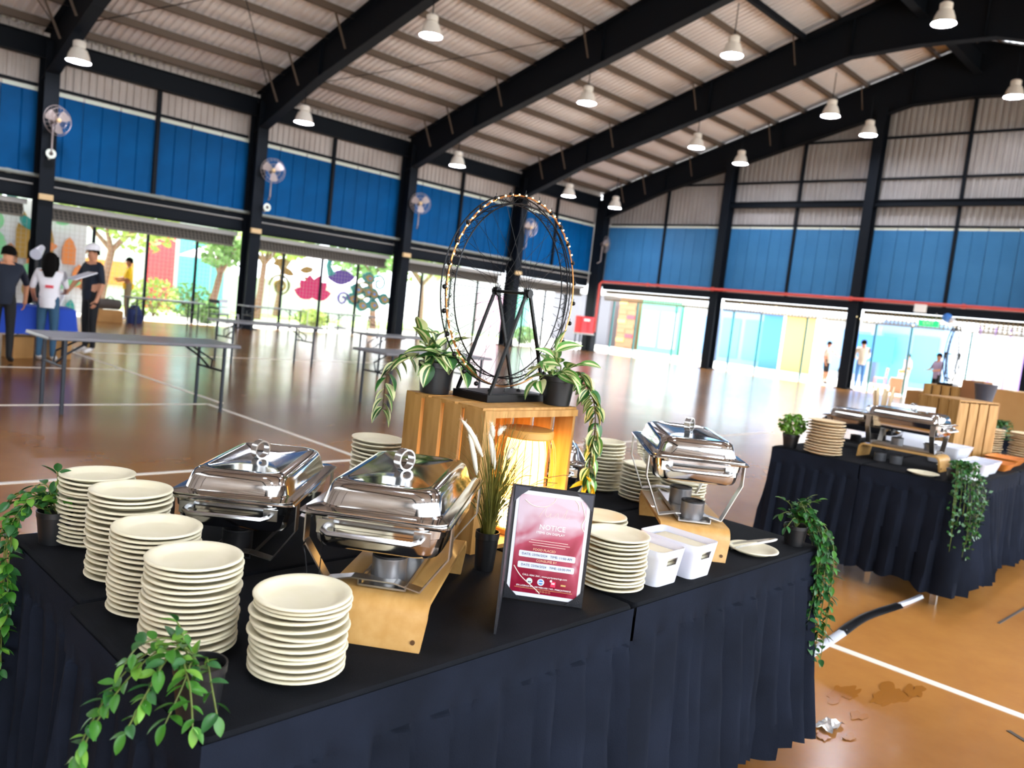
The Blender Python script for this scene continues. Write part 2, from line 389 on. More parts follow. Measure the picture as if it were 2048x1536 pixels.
part('thin_conduit', 'grey_trim', wall_left, lambda b: b.tube([(-5, YW-.13, 3.3), (28.6, YW-.13, 3.3)], .02, 6), True)
# back wall steelwork
for y in ys[1:]:
    zt = min(zroof(y)-1.0, 9.7)
    part('gable_column', 'steel_dark', wall_back, lambda b: (b.box((XW-.1, y, zt/2), (.03, .34, zt)), b.box((XW-.5, y, zt/2), (.03, .34, zt)), b.box((XW-.3, y, zt/2), (.4, .03, zt)), b.box((XW-.3, y, .02), (.55, .5, .04))))
for a, b_ in zip(ys[:-1], ys[1:]):
    part('lintel_beam', 'steel_dark', wall_back, lambda b: b.box((XW-.04, (a+b_)/2, 2.98), (.12, a-b_-.2, .26)))
    part('gable_mullion', 'steel_dark', wall_back, lambda b: b.box((XW, (a+b_)/2, (zroof((a+b_)/2)+2.5)/2), (.1, .1, zroof((a+b_)/2)-3.6)))
    def grille(b):
        n = int((a-b_-.4)/.13)
        for z in (2.82, 2.73, 2.64, 2.55, 2.46): b.bar((XW+.06, a-.2, z), (XW+.06, b_+.2, z), .025, .03)
        for k in range(n+1):
            y = b_+.2+k*(a-b_-.4)/n; b.bar((XW+.06, y, 2.84), (XW+.06, y, 2.4), .03, .03)
        b.bar((XW+.06, a-.2, 2.4), (XW+.06, b_+.2, 2.4), .04, .05)
        b.c = 1; b.box((XW+.12, (a+b_)/2, 2.76), (.02, a-b_-.4, .12))
    g = part('roller_grille', ['grille', 'grille_dark'], wall_back, grille); g['kind'] = 'stuff'
    for t in (.12, 1/3, 2/3):
        part('gate_post', 'teal_post', wall_back, lambda b: b.box((XW+.12, a-(a-b_)*t, 1.2), (.06, .06, 2.4)))
for z, y0, y1 in ((7.4, 19.3, -2), (8.8, 14.9, 2.4), (5.76, 22.8, -5)):
    part('sheeting_rail', 'steel_dark', wall_back, lambda b: b.box((XW, (y0+y1)/2, z), (.08, y0-y1, .07)))
part('gable_beam', 'steel_dark', wall_back, lambda b: (b.box((XW-.15, 5.6, 6.53), (.04, 22.6, .2)), b.box((XW-.15, 5.6, 6.63), (.2, 22.6, .025)), b.box((XW-.15, 5.6, 6.43), (.2, 22.6, .025))))
part('fire_pipe', 'red_paint', wall_back, lambda b: (b.tube([(XW-.62, 22.6, .9), (XW-.62, 22.6, 3.05), (XW-.6, 22.5, 3.17), (XW-.6, -5, 3.17)], .055, 8)), True)
part('fire_pipe_flange', 'red_paint', wall_back, lambda b: [b.tube([(XW-.6, y, 3.17), (XW-.6, y+.1, 3.17)], .08, 8) for y in (20, 16.9, 11.4, 7.8)], True)
for nm, c, d in (('wall_right', ((XB+XW)/2, YO-.1, 6.75), (XW-XB, .1, .7)), ('wall_rear_unseen', (XB-.05, (YO+YW)/2, 4.3), (.1, YW-YO, 8.6))):  # unseen rear wall, closed to the floor to keep light off the skirts
    b = MB(); b.box(c, d); o = b.build(nm, 'corrugated', smooth=False); o['kind'] = 'structure'
    for q in range(6):
        k = MB(); p = (XB+5.7*q+.6, YO-.05, 3.4) if nm == 'wall_right' else (XB, YO+5.2*q+1, 3.4); k.box(p, (.3, .3, 2*p[2])); k.build('steel_column', 'steel_dark', o, False)
# roof
rf = MB(); nl = math.hypot(1, SL)
corr(rf, (XB, YW+.15, zroof(YW+.15)), (1, 0, 0), (0, -1/nl, SL/nl), (0, SL/nl, 1/nl), XW+.1-XB, (YW+.15-YR)*nl, .2, .05)
corr(rf, (XB, YR, zroof(YR)), (1, 0, 0), (0, -1/nl, -SL/nl), (0, -SL/nl, 1/nl), XW+.1-XB, (YR-YO+.1)*nl, .2, .035)
ceiling = rf.build('ceiling', 'roof_sheet', smooth=False); ceiling['kind'] = 'structure'
yy = [23.1-1.1*k for k in range(14)]+[YR-.5-1.1*k for k in range(13)]
pb = None
for y in yy:
    z = zroof(y)-.11; b = MB(); xl = XW-XB-.05
    b.box((0, 0, 0), (xl, .02, .2)); b.box((0, .035, .09), (xl, .07, .015)); b.box((0, -.035, -.09), (xl, .07, .015))
    if pb is None: pb = b.build('purlin', 'purlin', ceiling, smooth=False); o = pb
    else: o = piece(pb, ceiling)
    o.location = ((XB+XW)/2, y, z-.01)
def rafter(x):
    b = MB()
    tops = [(YW-.1, ZE), (YR, ZE+SL*(YW-YR))]; bots = [(YW-.4, 5.9), (20, 7.12), (10.5, 9.78), (YR, 9.86)]
    tp = tops+[(2*YR-YW+.1, ZE)]; bt = bots+[(2*YR-10.5, 9.78), (2*YR-20, 7.12), (2*YR-YW+.4, 5.9)]
    def zt(y): return ZE+SL*((YW-y) if y > YR else (YW-YR)-(YR-y))
    def zb(y):
        for (a, za), (c, zc) in zip(bt[:-1], bt[1:]):
            if c <= y <= a: return za+(zc-za)*(a-y)/(a-c)
        return bt[0][1]
    ysx = [YW-.3, 20, 15, 10.5, YR, 2*YR-10.5, 2*YR-15, 2*YR-20, 2*YR-YW+.4]
    A = [(x, y, zt(y)) for y in ysx]; B = [(x, y, zb(y)) for y in ysx]
    for p, q, r_, s_ in zip(A[:-1], A[1:], B[:-1], B[1:]):
        b.bar(p, q, .3, .03); b.bar(r_, s_, .3, .03)
        vs = [(x-.012, *p[1:]), (x-.012, *q[1:]), (x-.012, *s_[1:]), (x-.012, *r_[1:]), (x+.012, *p[1:]), (x+.012, *q[1:]), (x+.012, *s_[1:]), (x+.012, *r_[1:])]
        b.add(vs, [(0, 1, 2, 3), (7, 6, 5, 4)])
    for y in (20, 15, 10.5, 7): b.bar((x, y, zt(y)), (x, y, zb(y)), .2, .02, (0, 1, 0))
    return b.build('rafter', 'steel_dark', ceiling, smooth=False)
rfo = rafter(0); rfo.location = (colX[0], 0, 0)
for x in [.6, -5.1]+colX[1:]+[28.75]:
    piece(rfo, ceiling, (x, 0, 0))
fbm = MB(); fbm.bar((-.55, 0, .1), (-.15, 0, -.75), .06, .012, (0, 1, 0)); fb = fbm.build('fly_brace', 'purlin', ceiling, smooth=False)
fb.location = (colX[0], 20.9, zroof(20.9)-.25)
for x in colX+[28.75]:
    for y in (22.0, 20.9, 18.7, 15.4, 12.1):
        if (x, y) != (colX[0], 20.9): piece(fb, ceiling, (x, y, zroof(y)-.25))
part('ridge_beam', 'steel_dark', ceiling, lambda b: (b.box(((XB+XW)/2, YR, 10.9), (XW-XB, .04, .6)), b.box(((XB+XW)/2, YR, 10.6), (XW-XB, .25, .03)), b.box(((XB+XW)/2, YR, 11.2), (XW-XB, .25, .03))))
part('valley_frame', 'steel_dark', ceiling, lambda b: (b.bar((17.8, 11.9, zroof(11.9)-.3), (23.4, 11.9, zroof(11.9)-.3), .12, .16), b.bar((23.3, 11.9, zroof(11.9)-.3), (23.3, YR, zroof(YR)-.3), .1, .16)))
for x0, x1 in ((.6, 6.3), (6.3, 12.0)):
    for s in (0, 1):
        y0, y1 = (22.8, 15.2) if s else (15.2, 22.8)
        part('brace_rod', 'steel_dark', ceiling, lambda b: b.tube([(x0, y0, zroof(y0)-.35), (x1, y1, zroof(y1)-.35)], .012, 5))
part('brace_rod', 'steel_dark', ceiling, lambda b: b.tube([(12, 22.8, zroof(22.8)-.35), (17.75, 15.2, zroof(15.2)-.35)], .012, 5))

# ------------------------------------------------------------------ high-bay lamps
def highbay():
    t = empty('high_bay_lamp', cat='lamp')
    b = MB(); b.lathe([(.27, 0), (.25, .04), (.22, .16), (.17, .28), (.12, .31)], 20, cap0=False); b.build('reflector', 'lamp_shell', t)
    b = MB(); b.lathe([(.25, .012), (.25, .02)], 20); b.build('glowing_disc', 'lamp_glow', t)
    b = MB(); b.lathe([(.12, .31), (.14, .33), (.14, .45), (.1, .48)], 14); b.build('ballast_housing', 'lamp_shell', t)
    b = MB(); b.tube([(0, 0, .48), (0, 0, 1.25)], .014, 6); b.build('hanging_rod', 'steel_dark', t)
    return t
lampL = [(6.3, 21.07, 6.05, 'second bay end, above the wall fan'), (12, 20.7, 6.0, ''), (17.75, 20.69, 5.98, ''), (23.45, 20.69, 6.0, ''), (26.4, 20.72, 6.05, ''),
         (12, 15.39, 7.55, ''), (17.75, 15.38, 7.5, ''), (23.45, 15.3, 7.5, ''), (26.5, 15.35, 7.6, ''), (17.75, 10.9, 8.2, ''), (23.45, 10.84, 8.15, ''), (26.5, 10.9, 8.3, ''), (20.05, 6.9, 9.05, ''), (26.5, 6.9, 9.1, '')]
rows = {0: 'row nearest the left eave', 5: 'second row up the roof', 9: 'third row up the roof', 12: 'row by the ridge'}
ordn = ['nearest', 'second', 'third', 'fourth', 'farthest']
lp = None
for i, (x, y, z, _) in enumerate(lampL):
    s0 = max(k for k in rows if k <= i)
    n_in = [0, 5, 9, 12, 14]; ln = n_in[n_in.index(s0)+1]-s0
    o_ = 'farthest' if i-s0 == ln-1 else ordn[i-s0]
    lab = f'white glowing high-bay lamp, {o_} in the {rows[s0]}'
    if lp is None: lp = highbay(); lp.location = (x, y, z); tag(lp, lab, 'lamp', 'high-bay lamps under the roof')
    else: inst(lp, (x, y, z), 0, lab, 'high-bay lamps under the roof')

for x, y, z, lb in [(9.1, 6.9, 9.1, 'by the ridge, above the top edge of the picture'), (.6, 1.85, 7.6, 'hanging high above the near buffet'), (6.3, 1.85, 7.6, 'hanging high above the second buffet'), (12, 1.85, 7.6, 'hanging high beyond the farthest buffet'),
                    (.6, -3.5, 6.1, 'under the right eave, level with the near buffet'), (6.3, -3.5, 6.1, 'under the right eave, level with the second buffet'), (12, -3.5, 6.1, 'under the right eave, beyond the farthest buffet')]:
    inst(lp, (x, y, z), 0, 'added high-bay lamp out of view, '+lb, 'added high-bay lamps out of view')  # unseen lamps added to light the near tables
# ------------------------------------------------------------------ wall fans and wall gear
def fan():
    t = empty('wall_fan', cat='fan')
    b = MB()
    for k in range(20):
        a = 2*pi*k/20; b.tube([(cos(a)*.06, .09, sin(a)*.06), (cos(a)*.3, .1, sin(a)*.3), (cos(a)*.36, 0, sin(a)*.36)], .0035, 4)
    for r_, y in ((.36, 0), (.3, .1), (.18, .1)): b.tube([(cos(2*pi*k/28)*r_, y, sin(2*pi*k/28)*r_) for k in range(28)], .006, 5, True)
    b.build('cage', 'fan_metal', t)
    for k in range(3):
        b = MB(); a = 2*pi*k/3+.4; pp = []
        for rr, wd in ((.05, .04), (.16, .1), (.28, .13), (.32, .06)):
            for s in (-1, 1): pp.append((cos(a)*rr-sin(a)*wd*s, .02+.03*s, sin(a)*rr+cos(a)*wd*s))
        b.add(pp, [(0, 1, 3, 2), (2, 3, 5, 4), (4, 5, 7, 6)]); b.build('blade', 'fan_metal', t)
    b = MB(); b.ball((0, .05, 0), .06, 10); b.build('hub', 'tan_box', t)
    b = MB(); b.ball((0, -.12, 0), .1, 10, (1, 1.3, 1)); b.build('motor', 'fan_dark', t)
    b = MB(); b.tube([(0, -.15, -.05), (0, -.15, -.75), (0, -.3, -.85)], .02, 6); b.build('bracket', 'fan_metal', t)
    return t
f0 = fan(); f0.location = (6.35, 22.55, 4.85); f0.rotation_euler = (0, 0, R(200)); tag(f0, 'grey caged wall fan high on the leftmost column in view', 'fan', 'wall fans')
for x, rz, lb in ((12.2, 165, 'second'), (17.85, 150, 'third'), (23.5, 180, 'fourth'), (28.4, 200, 'corner')):
    inst(f0, (x, 22.55, 4.8), R(rz), f'grey caged wall fan high on the {lb} column' + (' from the left' if lb != 'corner' else ' beside the back wall'), 'wall fans')
names5 = ['leftmost', 'second', 'third', 'fourth']
for i, x in enumerate(colX):
    b = MB(); b.box((x-.02, YW-.72, 2.98), (.32, .08, .14)); o = b.build('emergency_light', 'tan_box', smooth=False)
    tag(o, f'small tan emergency light box on the {names5[i]} steel column' + (' from the left' if i else ''), 'light', 'emergency lights on the columns')
for i, (x, z, lb) in enumerate(((6.3, 4.05, 'leftmost'), (12.2, 3.72, 'second'))):
    t = empty('loudspeaker', (x, YW-.75, z), 0, f'small round cream loudspeaker on the {lb} column just above the conduit', 'loudspeaker', 'round column loudspeakers')
    b = MB(); b.tube([(0, 0, 0), (0, -.12, 0)], [.07, .12], 14); b.build('horn', 'cream_trim', t)
    b = MB(); b.tube([(0, -.121, 0), (0, -.125, 0)], .05, 12); b.build('driver', 'fan_dark', t)
    b = MB(); b.box((0, .04, -.06), (.04, .1, .16)); b.build('bracket', 'grey_trim', t, False)
t = empty('hose_reel_cabinet', (28.15, 23.0, 0), 0, 'red fire hose cabinet on a stand in the far corner', 'cabinet')
b = MB(); b.loft([rrect(.95, .35, .02, z) for z in (.82, 1.55)]); b.build('cabinet_body', 'red_box', t)
b = MB(); b.box((-.0, -.18, 1.18), (.85, .02, .62)); d = b.build('cabinet_door', 'red_box', t, False)
b = MB(); b.box((-.1, -.195, 1.4), (.4, .01, .1)); b.build('door_label', 'white_paint', d, False)
for x in (-.4, .4):
    for y in (-.13, .13): b = MB(); b.box((x, y, .41), (.04, .04, .82)); b.build('leg', 'steel_dark', t, False)
b = MB(); b.box((0, 0, .78), (1, .4, .06)); b.build('shelf', 'grey_trim', t, False)
t = empty('exit_sign', (XW-.3, 8.9, 2.55), 0, 'small green exit sign hanging below the red pipe', 'sign')
b = MB(); b.box((0, 0, 0), (.06, .62, .2)); b.build('sign_box', 'exit_green', t, False)
b = MB(); b.box((0, -.2, .2), (.02, .02, .3)); b.build('hanger', 'grey_trim', t, False)
def text(body, size, mt, parent, loc, rot, name='lettering', align='CENTER', ext=.0006):
    cu = bpy.data.curves.new('txt', 'FONT'); cu.body = body; cu.size = size; cu.align_x = align; cu.align_y = 'CENTER'; cu.extrude = ext; cu.resolution_u = 2
    o = bpy.data.objects.new('txt', cu); col.objects.link(o)
    me = bpy.data.meshes.new_from_object(o.evaluated_get(bpy.context.evaluated_depsgraph_get())); bpy.data.objects.remove(o)
    me.name = name; me.materials.clear(); me.materials.append(M[mt])
    o = bpy.data.objects.new(name, me); col.objects.link(o); o.parent = parent; o.location = loc; o.rotation_euler = rot; return o
text('EXIT', .17, 'white_paint', t, (-.035, 0, 0), (R(90), 0, R(-90)))
b = MB(); b.box((XW-.7, 9.1, 3.0), (.1, .36, .26)); tag(b.build('alarm_box', 'white_paint', smooth=False), 'small pale alarm box on the red pipe above the exit sign', 'alarm')
b = MB(); b.ball((XW-.35, 8.35, 2.78), .15, 14); b.c = 1; b.ball((XW-.35, 8.2, 2.72), .1, 10); tag(b.build('bauble', ['ext_blue', 'ext_white']), 'blue and white party bauble hanging beside the exit sign', 'decoration')
b = MB(); rnd = random.Random(3)
for k in range(60):
    y = 15.8-k*.16; b.ball((XW-.2, y, 2.72-.16*abs(sin(k*.35))-rnd.uniform(0, .12)), .025, 6)
o = b.build('fairy_lights', 'fairy'); tag(o, 'string of small yellow fairy lights along the back grille', 'lights', kind='stuff')

# ------------------------------------------------------------------ outside
b = MB(); b.box((20, 25, -.0505), (150, 150, .099)); gnd = b.build('ground', 'asphalt', smooth=False); gnd['kind'] = 'structure'
b = MB(); b.box((8, 33.5, -.02), (46, 9, .04)); o = b.build('lawn', 'lawn', smooth=False); o['kind'] = 'structure'
def leafcloud(b, c, rad, n, size, rnd):
    for _ in range(n):
        while True:
            d = V((rnd.uniform(-1, 1), rnd.uniform(-1, 1), rnd.uniform(-1, 1)))
            if .35 < d.length < 1: break
        p = V(c)+V((d.x*rad[0], d.y*rad[1], d.z*rad[2])); q = V((rnd.uniform(-1, 1), rnd.uniform(-1, 1), rnd.uniform(-.6, .6))).normalized()
        s_ = q.cross(V((rnd.uniform(-1, 1), rnd.uniform(-1, 1), rnd.uniform(-1, 1)))).normalized()*size*.35; q = q*size*rnd.uniform(.7, 1.3)
        b.add([p-q*.5, p+s_, p+q*.5, p-s_], [(0, 1, 2, 3)])
def tree(name, label, x, y, h, rad, seed, fm='foliage', lean=0.0, n=900):
    rnd = random.Random(seed); t = empty(name, (x, y, 0), 0, label, 'tree', 'trees outside the hall')
    b = MB(); tp = [(0, 0, 0), (lean*.3, 0, h*.25), (lean*.7, .1, h*.5)]
    b.tube(tp, [.17, .13, .11], 8)
    tips = []
    for k in range(5):
        a = 2*pi*k/5+rnd.uniform(-.4, .4); e = (lean*.7+cos(a)*rad*.6, .1+sin(a)*rad*.6, h*rnd.uniform(.66, .9))
        mid = (lean*.7+cos(a)*rad*.25, .1+sin(a)*rad*.25, h*.62); b.tube([tp[2], mid, e], [.09, .06, .025], 6); tips.append(e)
    b.build('trunk', 'bark', t)
    b = MB()
    for e in tips+[(lean*.7, 0, h*.9)]: leafcloud(b, e, (rad*.55, rad*.55, rad*.4), n//6, .3, rnd)
    o = b.build('crown', fm, t, False); o['kind'] = 'stuff'
for i, (lb, x, y, h, rd, fm, ln) in enumerate([
    ('tree with forked pinkish trunk behind the yellow-shirted men', 9.2, 27.5, 3.9, 2.0, 'foliage', .5), ('pale leafy tree behind the temple mural at far left', 5.0, 29, 4.5, 2.2, 'foliage_deep', 0),
    ('bare-stemmed leafy tree behind the lotus and peacock mural', 15.8, 29.6, 4.4, 1.8, 'foliage', .3), ('leafy tree seen through the ferris wheel, left of its hub', 21.0, 29.0, 4.0, 1.7, 'foliage_deep', -.4),
    ('tree beyond the third opening beside a white parasol', 19.0, 33.8, 4.2, 1.6, 'foliage_deep', .3), ('yellow-green tree behind the ferris wheel hub', 25.2, 31.0, 4.4, 2.0, 'foliage', 0), ('thin young tree by the blue-white wall outside', 12.3, 26.3, 3.2, .9, 'foliage_deep', .5)]):
    tree('leafy_tree', lb, x, y, h, rd, 20+i, fm, ln, 420 if rd < 1 else 1000)
def shrub(label, x, y, r_, h, seed, fm='foliage'):
    rnd = random.Random(seed); t = empty('shrub', (x, y, 0), 0, label, 'shrub', 'shrubs outside the hall')
    b = MB(); [b.tube([(0, 0, 0), (cos(k)*r_*.5, sin(k)*r_*.5, h*.7)], [.03, .01], 5) for k in range(6)]; b.build('stems', 'bark', t)
    b = MB(); leafcloud(b, (0, 0, h*.5), (r_, r_*.8, h*.5), 420, .17, rnd); o = b.build('foliage', fm, t, False); o['kind'] = 'stuff'
shrub('bright green hedge clump outside below the red wall', 10.6, 26.6, .8, 1.25, 1); shrub('small leafy bush at the post outside the second opening', 11.4, 24.6, .45, .7, 2, 'foliage_deep')
shrub('low green hedge clump right of the bright hedge', 12.2, 27.6, .8, 1.2, 3, 'foliage_deep'); shrub('low bush outside beneath the peacock mural', 16.4, 26.5, .7, .7, 4); shrub('bush outside near the corner cabinet', 27.0, 25.5, .6, .8, 5, 'foliage_deep')
def wallbox(name, label, cat, c, d, mt, extra=None, rz=0):
    t = empty(name, (c[0], c[1], 0), rz, label, cat)
    b = MB(); b.box((0, 0, c[2]+d[2]/2), d); b.build('body', mt, t, False)
    b = MB(); b.box((0, 0, c[2]+d[2]+.04), (d[0]+.12, d[1]+.12, .08)); b.build('cap', 'white_paint', t, False)
    if extra: extra(t)
    return t
def ex(t):
    b = MB(); b.box((.9, -.95, 1.55), (1.1, .06, 3.1)); b.build('red_panel', 'ext_red', t, False)
    b = MB(); b.box((2.6, -.95, 1.55), (1.9, .06, 3.1)); b.build('cyan_panel', 'cyan', t, False)
    b = MB(); b.box((-1.2, -.95, 1.2), (2.2, .06, .9)); b.build('coral_band', 'orange_cloth', t, False)
wallbox('pavilion_building', 'white building with red and pale cyan wall panels outside', 'building', (12.2, 33.5, 0), (8, 1.8, 3.6), 'ext_white', ex)
def ex(t):
    b = MB(); b.box((0, -.75, 1.2), (2.6, .05, 2.0)); b.build('pink_panel', 'magenta_soft', t, False)
    b = MB(); b.box((2.2, -.75, 1.3), (1.0, .05, 2.4)); b.build('mint_panel', 'ext_mint', t, False)
wallbox('garden_wall', 'white garden wall with pink and mint panels seen by the wheel', 'wall', (30.5, 32, 0), (8, 1.4, 2.8), 'ext_white', ex)
wallbox('garden_wall', 'long low white wall beyond the trees', 'wall', (20.5, 36, 0), (9, .8, 1.6), 'ext_white')
def parasol(label, x, y, h=2.6, r_=1.5):
    t = empty('parasol', (x, y, 0), 0, label, 'parasol', 'white parasols outside')
    b = MB(); b.tube([(0, 0, 0), (0, 0, h+.5)], .025, 8); b.build('pole', 'grey_trim', t)
    b = MB(); b.lathe([(r_, h), (r_*.5, h+.28), (.02, h+.5)], 8, cap0=False); b.build('canopy', 'white_cloth', t, False)
    b = MB(); b.lathe([(.25, 0), (.25, .06), (.05, .1)], 12); b.build('base', 'ext_grey', t)
parasol('white parasol outside beside the pale cyan panel', 13.2, 28.3, 2.1, 1.2); parasol('white parasol outside right of the peacock mural', 18.0, 27.0, 1.7, 1.1)
# painted murals hung outside the left wall
def spiral(b, c, r_, turns, rw, y, sg=1, n=40):
    b.tube([(c[0]+sg*r_*(1-k/n*.8)*cos(2*pi*turns*k/n), y, c[1]+r_*(1-k/n*.8)*sin(2*pi*turns*k/n)) for k in range(n)], rw, 5)
def petal(b, c, a, L, wd, y, t=.02):
    pts = []
    for k in range(10):
        u = k/9; pts.append((u*L, wd*sin(pi*u)**.8))
    pts = pts+[(p[0], -p[1]) for p in pts[-2:0:-1]]
    b.poly([(c[0]+p[0]*cos(a)-p[1]*sin(a), y, c[1]+p[0]*sin(a)+p[1]*cos(a)) for p in pts], (0, 1, 0), t)
t = empty('lotus_peacock_mural', (0, 24.3, 0), 0, 'cut-out mural of a pink lotus and purple peacock with teal feather eyes', 'mural')
for k, a in enumerate((15, 45, 75, 105, 135, 165)): b = MB(); petal(b, (14.95, 1.15), R(a), .78, .2, -.02*k); b.build('lotus_petal', 'pink', t, False)
b = MB(); petal(b, (15.5, 1.9), R(5), 1.15, .26, .02); b.build('peacock_body', 'purple', t, False)
b = MB(); b.tube([(15.65, 0, 2.0), (15.5, 0, 2.3), (15.6, 0, 2.6)], [.14, .09, .1], 8); b.build('peacock_neck', 'teal', t)
for i, (x, z) in enumerate(((17.2, 2.05), (17.2, 1.55), (16.6, 1.25), (17.0, 1.05), (17.5, 1.1), (17.95, 1.35), (16.75, 1.6), (17.45, 1.5))):
    f = MB(); petal(f, (x-.28, z+.07), R(-15), .62, .22, 0); o = f.build('feather', 'teal', t, False)
    f = MB(); petal(f, (x-.12, z+.03), R(-15), .36, .12, -.02); e2 = f.build('feather_ring', 'gold', o, False)
    f = MB(); petal(f, (x, z), R(-15), .12, .05, -.04); f.build('feather_eye', 'ext_blue', o, False)
for c, r_, sg, mt_ in (((16.2, 1.2), .26, 1, 'purple'), ((17.7, 1.9), .32, -1, 'teal'), ((17.0, 1.5), .42, 1, 'olive'), ((13.75, 1.4), .42, -1, 'olive'), ((13.75, 1.4), .22, -1, 'gold')):
    b = MB(); spiral(b, c, r_, 1.4, .045, 0, sg); b.build('scroll', mt_, t)
for c, a in (((13.4, 2.1), 20), ((13.7, 2.0), -20), ((14.4, 2.0), 10), ((14.6, 1.8), -30), ((13.7, 2.4), 80)): b = MB(); petal(b, c, R(a), .55, .12, 0); b.build('gold_leaf', 'gold', t, False)
b = MB(); [b.tube([(x, .06, 0), (x, .06, 2.5)], .02, 5) for x in (13.4, 14.9, 16.5, 18.1)]; b.build('frame_post', 'grey_trim', t)
t = empty('temple_mural', (0, 24.4, 0), 0, 'painted mural of arches, leaves and tiled towers at far left', 'mural')
rnd = random.Random(9)
b = MB(); b.box((5.6, .1, 1.5), (4.4, .03, 2.9)); b.build('backing_board', 'ext_white', t, False)
for i in range(15):
    x = 3.7+i*.28; h_ = rnd.uniform(.6, 1.3); z0 = rnd.uniform(.3, 1.5); mt_ = rnd.choice(['ext_white', 'gold', 'ext_mint', 'orange_cloth', 'green_paint', 'ext_brown'])
    b = MB(); b.poly([(x-.17, 0, z0), (x+.17, 0, z0), (x+.17, 0, z0+h_*.6), (x+.1, 0, z0+h_*.85), (x, 0, z0+h_), (x-.1, 0, z0+h_*.85), (x-.17, 0, z0+h_*.6)], (0, 1, 0), .03); b.build('painted_arch', mt_, t, False)
for i in range(34):
    b = MB(); petal(b, (rnd.uniform(3.6, 7.6), rnd.uniform(.4, 2.7)), rnd.uniform(0, 6), .5, .13, -.03-.004*i); b.build('painted_leaf', rnd.choice(['green_paint', 'teal', 'gold', 'orange_cloth', 'ext_white']), t, False)
# stalls beyond the back wall
stalls = [(31.5, 4.6, 'ext_grey', 'roller_shutter', 'grey roller shutter on the far kiosk beside the brick pier', 2.95), (28.0, 1.2, 'ext_brown', 'brick_pier', 'brown brick pier beside the far grey shutter', 2.9),
          (25.7, 2.6, 'ext_mint', 'kiosk', 'mint green kiosk front beyond the back opening', 2.9), (23.2, 2.0, 'ext_white', 'kiosk', 'plain white kiosk front right of the mint one', 2.8),
          (20.6, 2.6, 'ext_pale', 'kiosk', 'pale blue-white kiosk front beyond the middle opening', 2.8), (18.7, 1.0, 'ext_blue', 'banner_stand', 'tall blue banner stand right of the pale kiosk', 2.7),
          (17.3, 1.5, 'ext_tan', 'banner_stand', 'tall tan banner stand next to the blue one', 2.7), (15.2, 2.3, 'ext_white', 'kiosk', 'white kiosk front behind the standing figures', 2.7),
          (12.4, 2.6, 'ext_pale', 'kiosk', 'pale kiosk with cyan boards behind the man in jeans', 2.9), (7.6, 4.4, 'ext_white', 'kiosk', 'white ribbed kiosk wall at far right', 3.0), (4.2, 2.2, 'ext_lilac', 'kiosk', 'lilac kiosk wall at the right edge', 3.0)]
for k, (y, wd, mt_, nm, lb, h_) in enumerate(stalls):
    t = empty(nm, (38+(.0 if nm != 'banner_stand' else -.6), y, 0), 0, lb, {'roller_shutter': 'shutter', 'brick_pier': 'pier', 'kiosk': 'kiosk', 'banner_stand': 'banner'}[nm])
    dep = .08 if nm == 'banner_stand' else 1.6
    b = MB(); b.box((dep/2, 0, h_/2), (dep, wd, h_)); b.build('front_panel', mt_, t, False)
    b = MB(); b.box((dep/2-.05, 0, h_+.06), (dep+.3, wd+.1, .14)); b.build('fascia', 'white_paint', t, False)
    n_ = int(wd/.22) if nm != 'roller_shutter' else 0
    if lb.startswith('white ribbed'):
        for q in range(16): b = MB(); b.box((-.03, -2.1+q*.28, 1.5), (.05, .07, 2.9)); b.build('rib', 'ext_lilac' if q % 2 else 'ext_white', t, False)
    elif nm == 'roller_shutter':
        for q in range(22): b = MB(); b.box((-.02, 0, .12+q*.13), (.04, wd-.1, .11)); b.build('slat', 'ext_grey', t, False)
    elif nm == 'kiosk':
        for q in range(2):
            b = MB(); b.box((-.03, (-.25+.5*q)*wd, 1.3), (.05, wd*.4, 2.0)); b.build('board', {'ext_mint': 'ext_white', 'ext_white': 'ext_pale', 'ext_pale': 'cyan', 'ext_lilac': 'ext_lilac'}[mt_], t, False)
    elif nm == 'brick_pier':
        for q in range(10): b = MB(); b.box((-.02, -.3+.6*(q % 2), .2+q*.27), (.05, .55, .22)); b.build('brick', ['ext_brown', 'ext_tan', 'ext_red', 'ext_brown'][q % 4], t, False)
b = MB(); b.box((37.5, 13.8, 1.55), (.08, 1.9, 1.2)); b.box((37.5, 13.0, .45), (.06, .06, .9)); b.box((37.5, 14.6, .45), (.06, .06, .9))
t = b.build('notice_board', 'ext_blue', smooth=False); tag(t, 'blue notice board outside behind the person in black shorts', 'board')

